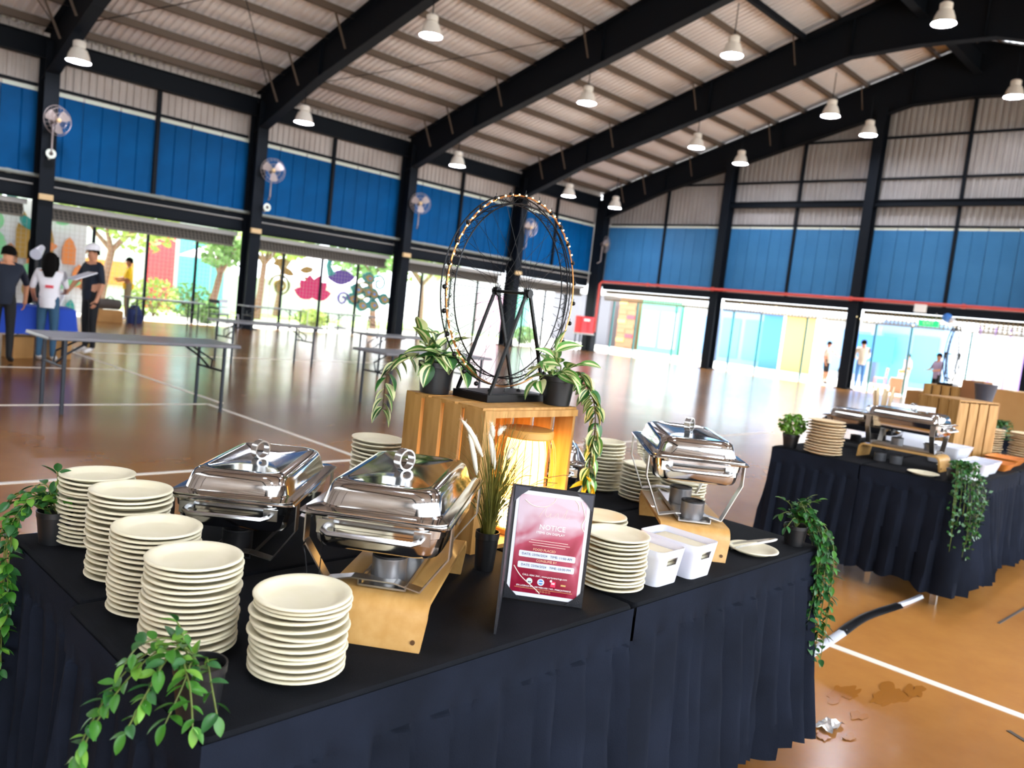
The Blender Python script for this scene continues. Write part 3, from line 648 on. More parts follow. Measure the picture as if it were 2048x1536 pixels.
# ------------------------------------------------------------------ people
def limb(nodes):  # dict name -> (pos, radius, parent)
    return nodes
def person(label, loc, rz, h, top, low, shoe, skin='skin', pose=None, hairstyle='short', cap=None, short_sleeve=True, shorts=False, bend=0, extra=None, name='person'):
    t = empty(name, loc, rz, label, 'person')
    k = h/1.75
    J = dict(pelvis=(0, 0, .95), spine=(0, 0, 1.1), chest=(.0, 0, 1.3), neck=(-.005, 0, 1.475), skull=(.02, 0, 1.575), crown=(.02, 0, 1.66),
             shL=(0, .17, 1.41), elL=(-.02, .24, 1.13), wrL=(.06, .25, .9), paL=(.09, .245, .82), shR=(0, -.17, 1.41), elR=(-.02, -.24, 1.13), wrR=(.06, -.25, .9), paR=(.09, -.245, .82),
             hiL=(0, .085, .9), knL=(.02, .095, .5), anL=(-.01, .1, .09), toL=(.16, .115, .035), hiR=(0, -.085, .9), knR=(.02, -.095, .5), anR=(-.01, -.1, .09), toR=(.16, -.115, .035))
    if pose: J.update(pose)
    if bend:
        for q in ('spine', 'chest', 'neck', 'skull', 'crown', 'shL', 'shR'):
            p = V(J[q])-V((0, 0, .95)); a = bend*(.6 if q == 'spine' else 1); J[q] = (p.x*cos(a)+p.z*sin(a), p.y, .95+p.z*cos(a)-p.x*sin(a))
    Rr = dict(pelvis=.135, spine=.125, chest=.145, neck=.055, skull=.085, crown=.078, shL=.07, elL=.045, wrL=.03, paL=.036, shR=.07, elR=.045, wrR=.03, paR=.036, hiL=.095, knL=.062, anL=.042, toL=.042, hiR=.095, knR=.062, anR=.042, toR=.042)
    E_ = [('pelvis', 'spine', 0), ('spine', 'chest', 0), ('chest', 'neck', 0), ('neck', 'skull', 2), ('skull', 'crown', 2)]
    for s in 'LR': E_ += [('chest', 'sh'+s, 0), ('sh'+s, 'el'+s, 0 if short_sleeve else 0), ('el'+s, 'wr'+s, 2 if short_sleeve else 0), ('wr'+s, 'pa'+s, 2), ('pelvis', 'hi'+s, 1), ('hi'+s, 'kn'+s, 1), ('kn'+s, 'an'+s, 2 if shorts else 1), ('an'+s, 'to'+s, 3)]
    nm = list(J); ix = {n_: i for i, n_ in enumerate(nm)}
    me = bpy.data.meshes.new('body'); me.from_pydata([V(J[n_])*k for n_ in nm], [(ix[a], ix[b]) for a, b, _ in E_], [])
    o = bpy.data.objects.new('body', me); col.objects.link(o)
    md = o.modifiers.new('s', 'SKIN'); md.use_smooth_shade = True
    for i, n_ in enumerate(nm):
        r_ = Rr[n_]*k; rx = ry = r_
        sv = me.skin_vertices[0].data[i]; sv.radius = (rx, ry); sv.use_root = n_ == 'pelvis'
    o.modifiers.new('b', 'SUBSURF').levels = 1
    m2 = bpy.data.meshes.new_from_object(o.evaluated_get(bpy.context.evaluated_depsgraph_get()))
    bpy.data.objects.remove(o); m2.name = 'body'
    mats = [top, low, skin, shoe]; vs = [v.co.copy() for v in m2.vertices]; fs = [list(p.vertices) for p in m2.polygons]
    segs = [(V(J[a])*k, V(J[b])*k, mi) for a, b, mi in E_]
    def near(p):
        best = 9; r_ = 0
        for a, b, mi in segs:
            d = b-a; u = max(0, min(1, (p-a).dot(d)/d.length_squared)); dd = (p-a-d*u).length
            if mi == 3 and p.z > .1*k: dd += .05
            if dd < best:
                best = dd; r_ = mi
                if mi == 0 and a == V(J['chest'])*k and u > .8 and b == V(J['neck'])*k: r_ = 2
        return r_
    mis = []
    for f in fs:
        c = sum((vs[i] for i in f), V())/len(f); mis.append(near(c))
    bm = MB(); bm.add(vs, fs); bm.mi = mis; bm.c = 2
    for s in 'LR':                                   # five fingers per hand, unequal and bent
        pa = V(J['pa'+s])*k; wr = V(J['wr'+s])*k; d = (pa-wr).normalized(); sg = 1 if s == 'L' else -1
        side = V((1, 0, 0)) if abs(d.x) < .8 else V((0, sg, 0)); side = (side-d*side.dot(d)).normalized(); inn = V((0, -sg, 0)); inn = (inn-d*inn.dot(d)).normalized() if abs(inn.dot(d)) < .95 else V((0, 0, -1))
        for q, L in enumerate((.07, .08, .075, .06)):
            b0 = pa+d*.02*k+side*(.024-.016*q)*k; bm.tube([b0, b0+d*L*.55*k+inn*.008*k, b0+d*L*.9*k+inn*.03*k], [.0095*k, .0085*k, .006*k], 5)
        b0 = pa-d*.01*k+side*.028*k; bm.tube([b0, b0+(side*.8+d*.6)*.03*k, b0+(side*.6+d)*.05*k+inn*.012*k], [.011*k, .0095*k, .007*k], 5)
    bm.build('body', mats, t, ang=80)
    hd = (V(J['skull'])+V(J['crown']))/2*k; fwd = V((cos(bend), 0, -sin(bend))); upv = V((sin(bend), 0, cos(bend)))
    def at(x, y, z): return hd+fwd*x*k+V((0, y*k, 0))+upv*z*k
    b = MB(); b.tube([at(.085, 0, .02), at(.112, 0, -.022), at(.092, 0, -.03)], [.009*k, .015*k, .01*k], 6); b.build('nose', skin, t)
    for s in (-1, 1):
        b = MB(); b.ball(at(.083, .032*s, .012), .011*k, 8); b.build('eye', 'eye', t)
        b = MB(); b.ball(at(.0, .088*s, -.01), .027*k, 8, (.6, .35, 1)); b.build('ear', skin, t)
    b = MB(); b.ball(at(.085, 0, -.058), .02*k, 8, (.5, 1.1, .35)); b.build('mouth', 'lip', t)
    b = MB(); prof = []
    for i in range(7):
        a = pi/2*i/6; prof.append((cos(a)*.1*k, sin(a)*.1*k))
    o0 = len(b.v); b.lathe(prof[:-1]+[(.002, .1*k)], 14, (0, 0, 0), cap0=True)
    for i in range(o0, len(b.v)):
        p = b.v[i]; b.v[i] = tuple(hd+fwd*(p[0]-.012*k)+V((0, p[1], 0))+upv*(p[2]+.022*k-(.06*k if p[0] < -.02*k and p[2] < .03*k else 0)))
    if hairstyle == 'long':
        b.tube([at(-.05, 0, .07), at(-.085, 0, -.04), at(-.1, 0, -.16), at(-.09, 0, -.27)], [.07*k, .1*k, .105*k, .06*k], 10)
        for s in (-1, 1): b.tube([at(0, .07*s, .05), at(-.02, .085*s, -.06), at(-.04, .09*s, -.18)], [.045*k, .045*k, .03*k], 8)
    b.build('hair', 'hair', t)
    if cap:
        b = MB(); b.lathe([(.108*k, 0), (.112*k, .03*k), (.1*k, .075*k), (.06*k, .105*k), (.003, .115*k)], 16, tuple(at(-.005, 0, .035))); b.build('cap', cap, t)
        b = MB(); c = at(.09, 0, .04); b.poly([c+V((x*k, y*k, -.004)) for x, y in ((-.03, -.09), (.05, -.085), (.1, -.04), (.105, 0), (.1, .04), (.05, .085), (-.03, .09))], (0, 0, 1), .01); b.build('cap_brim', cap, t, False)
    b = MB(); b.lathe([(.125*k, .86*k), (.14*k, .93*k), (.142*k, 1.02*k)], 14, (0, 0, 0), False, False)
    b.build('shirt_hem', top, t)
    if extra: extra(t, J, k)
    return t
fwdA = dict(elL=(.08, .23, 1.17), wrL=(.3, .14, 1.12), paL=(.37, .11, 1.12), elR=(.08, -.23, 1.17), wrR=(.3, -.14, 1.12), paR=(.37, -.11, 1.12))
onearm = dict(elR=(.12, -.22, 1.2), wrR=(.36, -.16, 1.12), paR=(.43, -.14, 1.1))
lean = dict(elL=(.42, .22, 1.16), wrL=(.52, .2, .92), paL=(.54, .19, .84), elR=(.42, -.22, 1.16), wrR=(.52, -.2, .92), paR=(.54, -.19, .84))
person('person in navy t-shirt and black leggings leaning over the blue-clothed table', (2.96, 12.35, 0), R(68), 1.62, 'navy', 'black_cloth2', 'shoe_black', pose=lean, hairstyle='short', bend=.3)
def logo(t, J, k):
    b = MB(); b.box((-.15*k, -.03, 1.2*k), (.02, .1, .04)); b.build('shirt_print', 'ext_red', t, False)
person('person with long black hair, white t-shirt and jeans, seen from behind', (3.6, 12.72, 0), R(62), 1.56, 'white_cloth', 'denim', 'shoe_white', pose=dict(elL=(.0, .24, 1.16), wrL=(.18, .24, .98), paL=(.24, .22, .95), **onearm), hairstyle='long', extra=logo)
person('person in white cap, navy polo and black trousers beside the table', (4.58, 14.0, 0), R(195), 1.77, 'navy', 'black_cloth2', 'shoe_white', pose=dict(elR=(.1, -.24, 1.16), wrR=(.28, -.16, .98), paR=(.35, -.13, .95)), cap='white_cloth')
person('person in yellow t-shirt partly hidden behind the man in the cap', (7.5, 23.0, 0), R(200), 1.76, 'yellow_cloth', 'black_cloth2', 'shoe_black', skin='skin_dark')
person('person in yellow t-shirt and khaki trousers holding something, facing left', (8.5, 23.15, 0), R(170), 1.76, 'yellow_cloth', 'khaki', 'shoe_white', pose=dict(elR=(.06, -.22, 1.17), wrR=(.27, -.08, 1.12), paR=(.33, -.04, 1.13), elL=(.04, .22, 1.15), wrL=(.25, .1, 1.06), paL=(.31, .07, 1.07)), skin='skin_dark')
person('person in dark shorts pointing right, by the far opening', (30.05, 12.66, 0), R(-95), 1.64, 'beige_cloth', 'black_cloth2', 'shoe_black', pose=dict(elL=(.2, .2, 1.25), wrL=(.42, .16, 1.15), paL=(.5, .15, 1.15)), shorts=True)
person('person in beige shirt and blue jeans at the far column, seen from behind', (29.97, 11.36, 0), R(30), 1.83, 'beige_cloth', 'jeans_blue', 'shoe_white', pose=dict(elL=(.1, .24, 1.16), wrL=(.25, .1, 1.02), paL=(.31, .06, 1.02), elR=(.1, -.24, 1.16), wrR=(.25, -.1, 1.02), paR=(.31, -.06, 1.02)), short_sleeve=False)
person('person in pale pink top among the far stalls', (33.0, 10.75, 0), R(140), 1.5, 'pink_cloth', 'white_cloth', 'shoe_white')
person('person in lilac-grey shirt behind the farther ferris wheel', (27.5, 8.05, 0), R(150), 1.62, 'lilac_cloth', 'black_cloth2', 'shoe_black', pose=fwdA)
sitp = dict(pelvis=(0, 0, .5), spine=(.0, 0, .66), chest=(.02, 0, .86), neck=(.02, 0, 1.02), skull=(.05, 0, 1.12), crown=(.05, 0, 1.2), shL=(.02, .16, .97), shR=(.02, -.16, .97), elL=(.05, .22, .72), wrL=(.25, .17, .66), paL=(.32, .15, .66), elR=(.05, -.22, .72), wrR=(.25, -.17, .66), paR=(.32, -.15, .66),
            hiL=(.02, .09, .48), hiR=(.02, -.09, .48), knL=(.42, .1, .48), knR=(.42, -.1, .48), anL=(.42, .1, .09), anR=(.42, -.1, .09), toL=(.57, .11, .035), toR=(.57, -.11, .035))

# ------------------------------------------------------------------ folding tables and things around them
def folding_table(L, W):
    t = empty('folding_table', cat='table')
    b = MB(); b.loft([rrect(L, W, .03, z) for z in (.715, .74)]); b.build('table_top', 'table_top', t)
    b = MB(); b.loft([rrect(L+.012, W+.012, .035, z) for z in (.708, .714)]); b.build('edge_band', 'table_edge', t)
    for sx in (-1, 1):
        x = sx*(L/2-.16)
        for sy in (-1, 1): b = MB(); b.tube([(x, sy*(W/2-.07), .71), (x, sy*(W/2-.07), .0)], .02, 8); b.build('leg', 'table_leg', t)
        b = MB(); b.tube([(x, -W/2+.07, .45), (x, W/2-.07, .45)], .013, 6); b.build('crossbar', 'table_leg', t)
        b = MB(); [b.tube([(x, sy*.02, .45), (x-sx*.06, sy*.16, .56), (x-sx*.3, sy*.12, .705)], .011, 6) for sy in (-1, 1)]; b.build('folding_brace', 'table_leg', t)
    return t
tb = folding_table(1.9, .76); tb.location = (3.3, 8.6, 0); tag(tb, 'empty grey folding table standing alone on the floor, nearest of all folding tables', 'table', 'empty folding tables')
for x, y, rz, lb in ((7.35, 13.35, 0, 'second nearest, in front of the second and third columns'), (7.15, 8.6, 0, 'partly hidden behind the left trailing plant'), (12.4, 22.3, 0, 'by the second column with a white chair'), (8.7, 21.2, 0, 'before the yellow-shirted men'), (15.3, 22.2, 0, 'far off below the peacock mural'), (9.6, 12.2, 0, 'seen through the ferris wheel')):
    inst(tb, (x, y, 0), rz, 'empty grey folding table '+lb, 'empty folding tables')
def chair(label, loc, rz, mt_, group=None):
    t = empty('chair', loc, rz, label, 'chair', group)
    b = MB(); b.loft([rrect(.42, .42, .06, z) for z in (.43, .455)]); b.build('seat', mt_, t)
    b = MB(); b.bar((-.215, -.19, .8), (-.215, .19, .8), .014, .1); b.bar((-.205, -.19, .62), (-.205, .19, .62), .014, .05)
    for y in (-.18, .18): b.tube([(-.18, y, .43), (-.215, y, .85)], .013, 6)
    b.build('backrest', mt_, t, False)
    for sx in (-1, 1):
        for sy in (-1, 1): b = MB(); b.tube([(sx*.18, sy*.18, .43), (sx*.2, sy*.2, 0)], .014, 6); b.build('leg', mt_, t)
    return t
chair('white plastic chair against the second column from the left', (11.0, 22.2, 0), R(-60), 'white_plastic'); chair('black chair at the left of the second column', (10.4, 21.6, 0), R(20), 'table_leg')
chair('orange chair outside near the man in blue jeans', (32.2, 11.4, 0), R(120), 'wood_tray'); chair('orange chair farther right outside by a wooden box', (32.0, 10.7, 0), R(60), 'wood_tray')
b = MB(); b.lathe([(.2, .0), (.24, .5), (.26, .52), (.26, .58)], 18, cap1=False); b.c = 1; b.lathe([(.27, .58), (.22, .72), (.1, .8)], 18)
t = b.build('trash_bin', ['black_plastic', 'can_dark']); t.location = (30.2, 12.0, 0); tag(t, 'black rubbish bin with a domed top beside the far column', 'bin')
def carton(label, loc, d, rz, mt_='cardboard', group=None):
    t = empty('cardboard_box', loc, rz, label, 'box', group)
    b = MB(); b.box((0, 0, d[2]/2), d); b.build('carton', mt_, t, False)
    for s in (-1, 1): b = MB(); b.box((0, s*(d[1]/4+.002), d[2]+.004), (d[0]*.99, d[1]/2-.006, .006)); b.build('flap', mt_, t, False)
    b = MB(); b.box((0, 0, d[2]+.009), (d[0], .05, .003)); b.build('tape', 'tan_box', t, False)
    return t
carton('cardboard box on the floor under the blue-clothed table', (3.36, 13.15, 0), (.3, .26, .3), R(20)); carton('flattish cardboard box behind the person in the white t-shirt', (3.9, 13.2, 0), (.26, .26, .4), R(10))
carton('wide brown box on the floor below the folding table of the yellow-shirted men', (7.75, 22.35, 0), (.6, .4, .3), 0)
carton('orange-brown wooden box on the floor by the orange chairs', (31.0, 10.4, 0), (.5, .4, .55), R(20), 'ext_brown')
t = empty('backpack', (8.36, 22.2, 0), R(20), 'navy backpack leaning beside the wide brown box', 'bag')
b = MB(); b.loft([rrect(.5, .36, .12, 0), rrect(.55, .4, .14, .2), rrect(.48, .34, .14, .5), rrect(.25, .2, .09, .68)]); b.build('bag_body', 'bag_navy', t)
b = MB(); b.loft([rrect(.34, .1, .04, z, cy=-.22) for z in (.06, .34)]); b.build('front_pocket', 'bag_navy', t)
b = MB(); b.tube([(-.08, 0, .66), (0, 0, .76), (.08, 0, .66)], .015, 6); b.build('carry_handle', 'black_plastic', t); t.scale = (.72, .72, .72)
t = empty('duffel_bag', (7.75, 22.35, .312), 0, 'dark grey bag lying on top of the wide brown box', 'bag')
b = MB(); b.tube([(-.3, 0, .14), (-.27, 0, .14), (0, 0, .15), (.27, 0, .14), (.3, 0, .14)], [.06, .13, .14, .13, .06], 12); b.build('bag_body', 'bag_grey', t)
b = MB(); b.tube([(-.12, -.06, .26), (0, -.08, .36), (.12, -.06, .26)], .015, 6); b.build('carry_handle', 'black_plastic', t)
# table under a blue cloth
t = empty('clothed_table', (3.1, 13.4, 0), R(-8), 'table under a royal blue cloth with things on it, at far left', 'table')
b = MB(); b.loft([rrect(1.96, .82, .04, .74), rrect(1.98, .84, .05, .70), rrect(2.02, .9, .05, .5), rrect(2.06, .96, .05, .36)], cap0=False); b.loft([rrect(1.96, .82, .04, .74), rrect(1.94, .8, .04, .752)]); b.build('blue_cloth', 'blue_cloth', t)
for sx in (-.85, .85):
    for sy in (-.3, .3): b = MB(); b.tube([(sx, sy, .72), (sx, sy, 0)], .02, 8); b.build('leg', 'table_leg', t)
t = empty('laptop', (3.75, 13.4, .755), R(-70), 'open silver laptop on the blue-clothed table', 'laptop')
b = MB(); b.loft([rrect(.34, .24, .015, z) for z in (0, .016)]); b.build('keyboard_deck', 'steel_soft', t)
b = MB(); b.bar((0, .12, .02), (0, .2, .24), .34, .008, (0, -1, .3)); b.build('screen', 'paper', t, False)
for i, (x, y, d, mt_, lb) in enumerate(((2.6, 13.3, (.3, .22, .06), 'paper', 'stack of white papers on the left of the blue-clothed table'), (3.15, 13.55, (.4, .3, .12), 'can_dark', 'black case on the middle of the blue-clothed table'))):
    b = MB(); b.loft([rrect(d[0], d[1], .015, z) for z in (0, d[2])]); b.c = 0; b.loft([rrect(d[0]*.96, d[1]*.96, .015, z) for z in (d[2], d[2]+.012)])
    o = b.build('paper_stack' if i == 0 else 'equipment_case', mt_); o.location = (x, y, .755); tag(o, lb, 'papers' if i == 0 else 'case')
t = empty('tripod_lamp', (3.95, 14.66, 0), 0, 'tripod stand with a white lamp head behind the blue-clothed table', 'stand')
b = MB(); b.tube([(0, 0, .5), (0, 0, 1.5)], .018, 8); b.build('pole', 'can_dark', t)
for k in range(3): b = MB(); a = 2*pi*k/3; b.tube([(0, 0, .75), (cos(a)*.4, sin(a)*.4, .0)], .014, 6); b.build('leg', 'can_dark', t)
b = MB(); b.tube([(-.05, -.1, 1.5), (.1, .15, 1.62)], [.09, .05], 12); b.build('lamp_head', 'white_plastic', t)
b = MB(); b.bar((4.12, 13.55, 1.18), (4.45, 13.6, 1.32), .3, .012); o = b.build('white_board', 'paper', smooth=False); tag(o, 'white sheet of board held up between the people at the table', 'board')

# ------------------------------------------------------------------ skirted buffet tables
def skirt(path, z0, z1, seed, parent, pleat=.085, mt_='cloth_skirt'):
    rnd = random.Random(seed); pts = [V((*p, 0)) for p in path]
    P = []; Nn = []; arc = 0; S_ = []
    for i, (a, b_) in enumerate(zip(pts[:-1], pts[1:])):
        d = b_-a; n = max(2, int(d.length/.011)); nr = V((d.y, -d.x, 0)).normalized()
        for k in range(n+(1 if i == len(pts)-2 else 0)):
            P.append(a+d*k/n); Nn.append(nr); S_.append(arc+d.length*k/n)
        arc += d.length
    N2 = []
    for i in range(len(Nn)):
        a = sum((Nn[max(0, min(len(Nn)-1, i+j))] for j in range(-2, 3)), V()); N2.append(a.normalized())
    cent = []; x = 0
    while x < arc+.2: cent.append(x); x += pleat*rnd.uniform(.7, 1.35)
    ph = [rnd.uniform(0, 6.28) for _ in range(6)]; hw = [rnd.uniform(.5, 1.2) for _ in cent]
    def wv(s):
        for j, (a, b_) in enumerate(zip(cent[:-1], cent[1:])):
            if a <= s < b_:
                u = (s-a)/(b_-a); return (u**.7*hw[j] if u < .82 else hw[j]*(1-(u-.82)/.18)*.82**0+0)
        return 0
    W_ = [wv(s) for s in S_]
    zs = [z1, z1-.02, z1-.05, z1-.088, z1-.092, z1-.11, z1-.16, z1-.24, z1-.34, z1-.44, z1-.54, z0+.06, z0]
    zs = [z for i, z in enumerate(zs) if z >= z0]
    rows = []
    for z in zs:
        f = max(0, (z1-.09-z)/(z1-.09-z0)); row = []
        for p, n_, s, wq in zip(P, N2, S_, W_):
            sh = s+.03*f*sin(s*3+ph[0])
            off = .004 if z > z1-.09 else -.004+wv(sh)*(.026+.055*f)+f*(.012+.018*sin(s*4.1+ph[1])+.012*sin(s*9.7+ph[2]+2*f))
            zz = z+(.012*sin(s*23+ph[3])+.012*sin(s*9+ph[4]) if z == zs[-1] else 0)
            row.append(p+n_*off+V((0, 0, zz)))
        rows.append(row)
    b = MB(); b.loft(rows, False, False, closed=False); return b.build('skirt', mt_, parent, ang=60)
def buffet_table(label, x0, x1, y0, y1, path, seed, group=None, hem=.1):
    t = empty('buffet_table', ((x0+x1)/2, (y0+y1)/2, 0), 0, label, 'table', group)
    cx, cy = (x0+x1)/2, (y0+y1)/2; L, W = x1-x0, y1-y0
    b = MB(); b.loft([rrect(L-.01, W-.01, .012, .71), rrect(L, W, .014, .72), rrect(L, W, .014, .742), rrect(L-.008, W-.008, .012, .749), rrect(L-.02, W-.02, .01, .75)]); b.build('cloth_top', 'cloth', t)
    skirt([(p[0]-cx, p[1]-cy) for p in path], hem, .742, seed, t)
    for sx in (-1, 1):
        for sy in (-1, 1): b = MB(); b.box((sx*(L/2-.11), sy*(W/2-.1), .355), (.035, .035, .71)); b.build('leg', 'steel_soft', t, False)
    return t
X0, XS, X1, Y0, YS, Y1, X3 = .558, 1.675, 2.79, 1.105, 1.725, 2.25, .585
buffet_table('black skirted buffet table nearest the camera, with the tall plate stacks', X0, XS, Y0, YS, [(X0, YS), (X0, Y0), (XS, Y0)], 1, 'black skirted tables of the near buffet')
buffet_table('black skirted buffet table at the near buffet\'s right end, with white napkin bins', XS+.012, X1, Y0, YS, [(XS+.012, Y0), (X1, Y0), (X1, YS)], 2, 'black skirted tables of the near buffet')
buffet_table('black skirted table behind the near one, under the leftmost trailing pot', X3, XS, YS+.01, Y1, [(XS, Y1), (X3, Y1), (X3, YS+.01)], 3, 'black skirted tables of the near buffet')
buffet_table('black skirted table under the wooden crate with the lantern', XS+.012, X1, YS+.01, Y1, [(X1, YS+.01), (X1, Y1), (XS+.012, Y1)], 4, 'black skirted tables of the near buffet')
RX0, RY0 = 5.08, 1.245
buffet_table('black skirted table of the second buffet, its corner under a trailing plant', RX0, 6.35, RY0, 1.83, [(RX0, 1.842), (RX0, RY0), (6.35, RY0)], 5, 'black skirted tables of the second buffet', .11)
buffet_table('black skirted table of the second buffet with the small bushy pot', RX0, 6.35, 1.84, 2.42, [(6.35, 2.42), (RX0, 2.42), (RX0, 1.835)], 6, 'black skirted tables of the second buffet', .11)
buffet_table('black skirted table at the right edge holding trays and plates', 6.362, 7.6, RY0, 2.42, [(6.362, RY0), (7.6, RY0), (7.6, 2.42)], 7, 'black skirted tables of the second buffet', .12)
buffet_table('black skirted table of the farthest buffet, under brown boxes', 8.7, 10.4, 1.5, 3.1, [(8.7, 3.1), (8.7, 1.5), (10.4, 1.5), (10.4, 3.1)], 8, None, .1)

# ------------------------------------------------------------------ plates
def plate_mesh(r_, name, mt_):
    prof = [(r_*.62, 0), (r_*.66, .0), (r_*.74, .0045), (r_*.86, .0115), (r_*.9, .0135), (r_*.975, .0135), (r_, .0125), (r_*1.0, .0145), (r_*.985, .0162), (r_*.96, .0166), (r_*.89, .0158), (r_*.84, .0135), (r_*.72, .0055), (r_*.62, .0035)]
    b = MB(); b.lathe(prof, 40); return b.build(name, mt_, ang=50)
PL = {}
ORD = ['topmost', 'second', 'third', 'fourth', 'fifth', 'sixth', 'seventh', 'eighth', 'ninth', 'tenth', 'eleventh', 'twelfth', 'thirteenth', 'fourteenth', 'fifteenth', 'sixteenth', 'seventeenth', 'eighteenth']
def plates(cx, cy, n, h, where, group, kind='cream', r_=.0885, z=.75, jit=.003, seed=0, tiltj=.02):
    rnd = random.Random(seed+int(cx*100)); key = (kind, r_)
    for i in range(n):
        lab = f'{kind} plate, {ORD[n-1-i]}{" down" if i < n-1 else ""} in {where}' if n > 1 else f'{kind} paper plate {where}'
        if key not in PL: o = plate_mesh(r_, 'plate', 'plate' if kind == 'cream' else 'plate_tan'); PL[key] = o
        else: o = PL[key].copy(); col.objects.link(o)
        o.location = (cx+rnd.uniform(-jit, jit)*(i > 0), cy+rnd.uniform(-jit, jit)*(i > 0), z+.0005+i*h+(rnd.uniform(0, .0015) if i else 0))
        o.rotation_euler = (rnd.uniform(-tiltj, tiltj)*(i > 0), rnd.uniform(-tiltj, tiltj)*(i > 0), rnd.uniform(0, 6))
        tag(o, lab, 'plate', group)
plates(.675, 1.425, 16, .0108, 'the tall stack behind the corner plant', 'plates in the front left stack', seed=1)
plates(.69, 1.635, 16, .0108, 'the tall stack second in the left row', 'plates in the second stack of the left row', seed=2)
plates(.715, 1.845, 17, .0117, 'the tall stack third in the left row', 'plates in the third stack of the left row', seed=3, jit=.004)
plates(.735, 2.115, 16, .0108, 'the tall stack farthest in the left row', 'plates in the farthest stack of the left row', seed=4)
plates(.795, 1.235, 13, .0112, 'the stack before the nearest wooden stand', 'plates in the stack at the front edge', seed=5, jit=.005, tiltj=.035)
plates(1.735, 1.225, 13, .0108, 'the stack right beside the notice', 'plates in the stack beside the notice', seed=6)
plates(1.985, 1.475, 8, .0125, 'the low stack just behind the notice', 'plates in the low stack behind the notice', seed=7)
plates(2.685, 2.01, 14, .0145, 'the loose stack behind the hanging vine', 'plates in the loose stack behind the vine', seed=8, tiltj=.03)
plates(2.70, 1.815, 10, .0145, 'the loose stack right of the vine', 'plates in the loose stack right of the vine', seed=9, tiltj=.03)
plates(2.69, 1.62, 10, .0125, 'the stack behind the raised chafing dish', 'plates in the stack behind the right chafing dish', seed=10)
plates(1.62, 2.145, 16, .0143, 'the stack behind the nearest dish', 'plates in the stack left of the crate', seed=11, tiltj=.03)
plates(1.83, 2.145, 15, .0143, 'the stack behind the lantern crate', 'plates in the stack behind the crate', seed=12, tiltj=.03)
plates(2.46, 1.19, 1, .01, 'lying alone with tongs near the right plant', None, seed=13, jit=0, r_=.082)
plates(5.17, 2.12, 12, .0185, 'the stack beside the bushy pot', 'tan plates in the stack by the bushy pot', 'tan', .118, seed=14, jit=.006)
plates(5.06+.1, 1.5, 1, .01, 'lying alone at the edge of the second buffet', None, seed=15, jit=0)
plates(5.72, 1.50, 1, .01, 'lying flat just right of the second buffet stand', None, seed=16, jit=0)
plates(6.95, 1.62, 12, .0178, 'the left stack at the right edge', 'tan plates in the left stack at the right edge', 'tan', .118, seed=17, jit=.006)
plates(7.05, 1.37, 12, .0178, 'the right stack at the right edge', 'tan plates in the right stack at the right edge', 'tan', .118, seed=18, jit=.006)

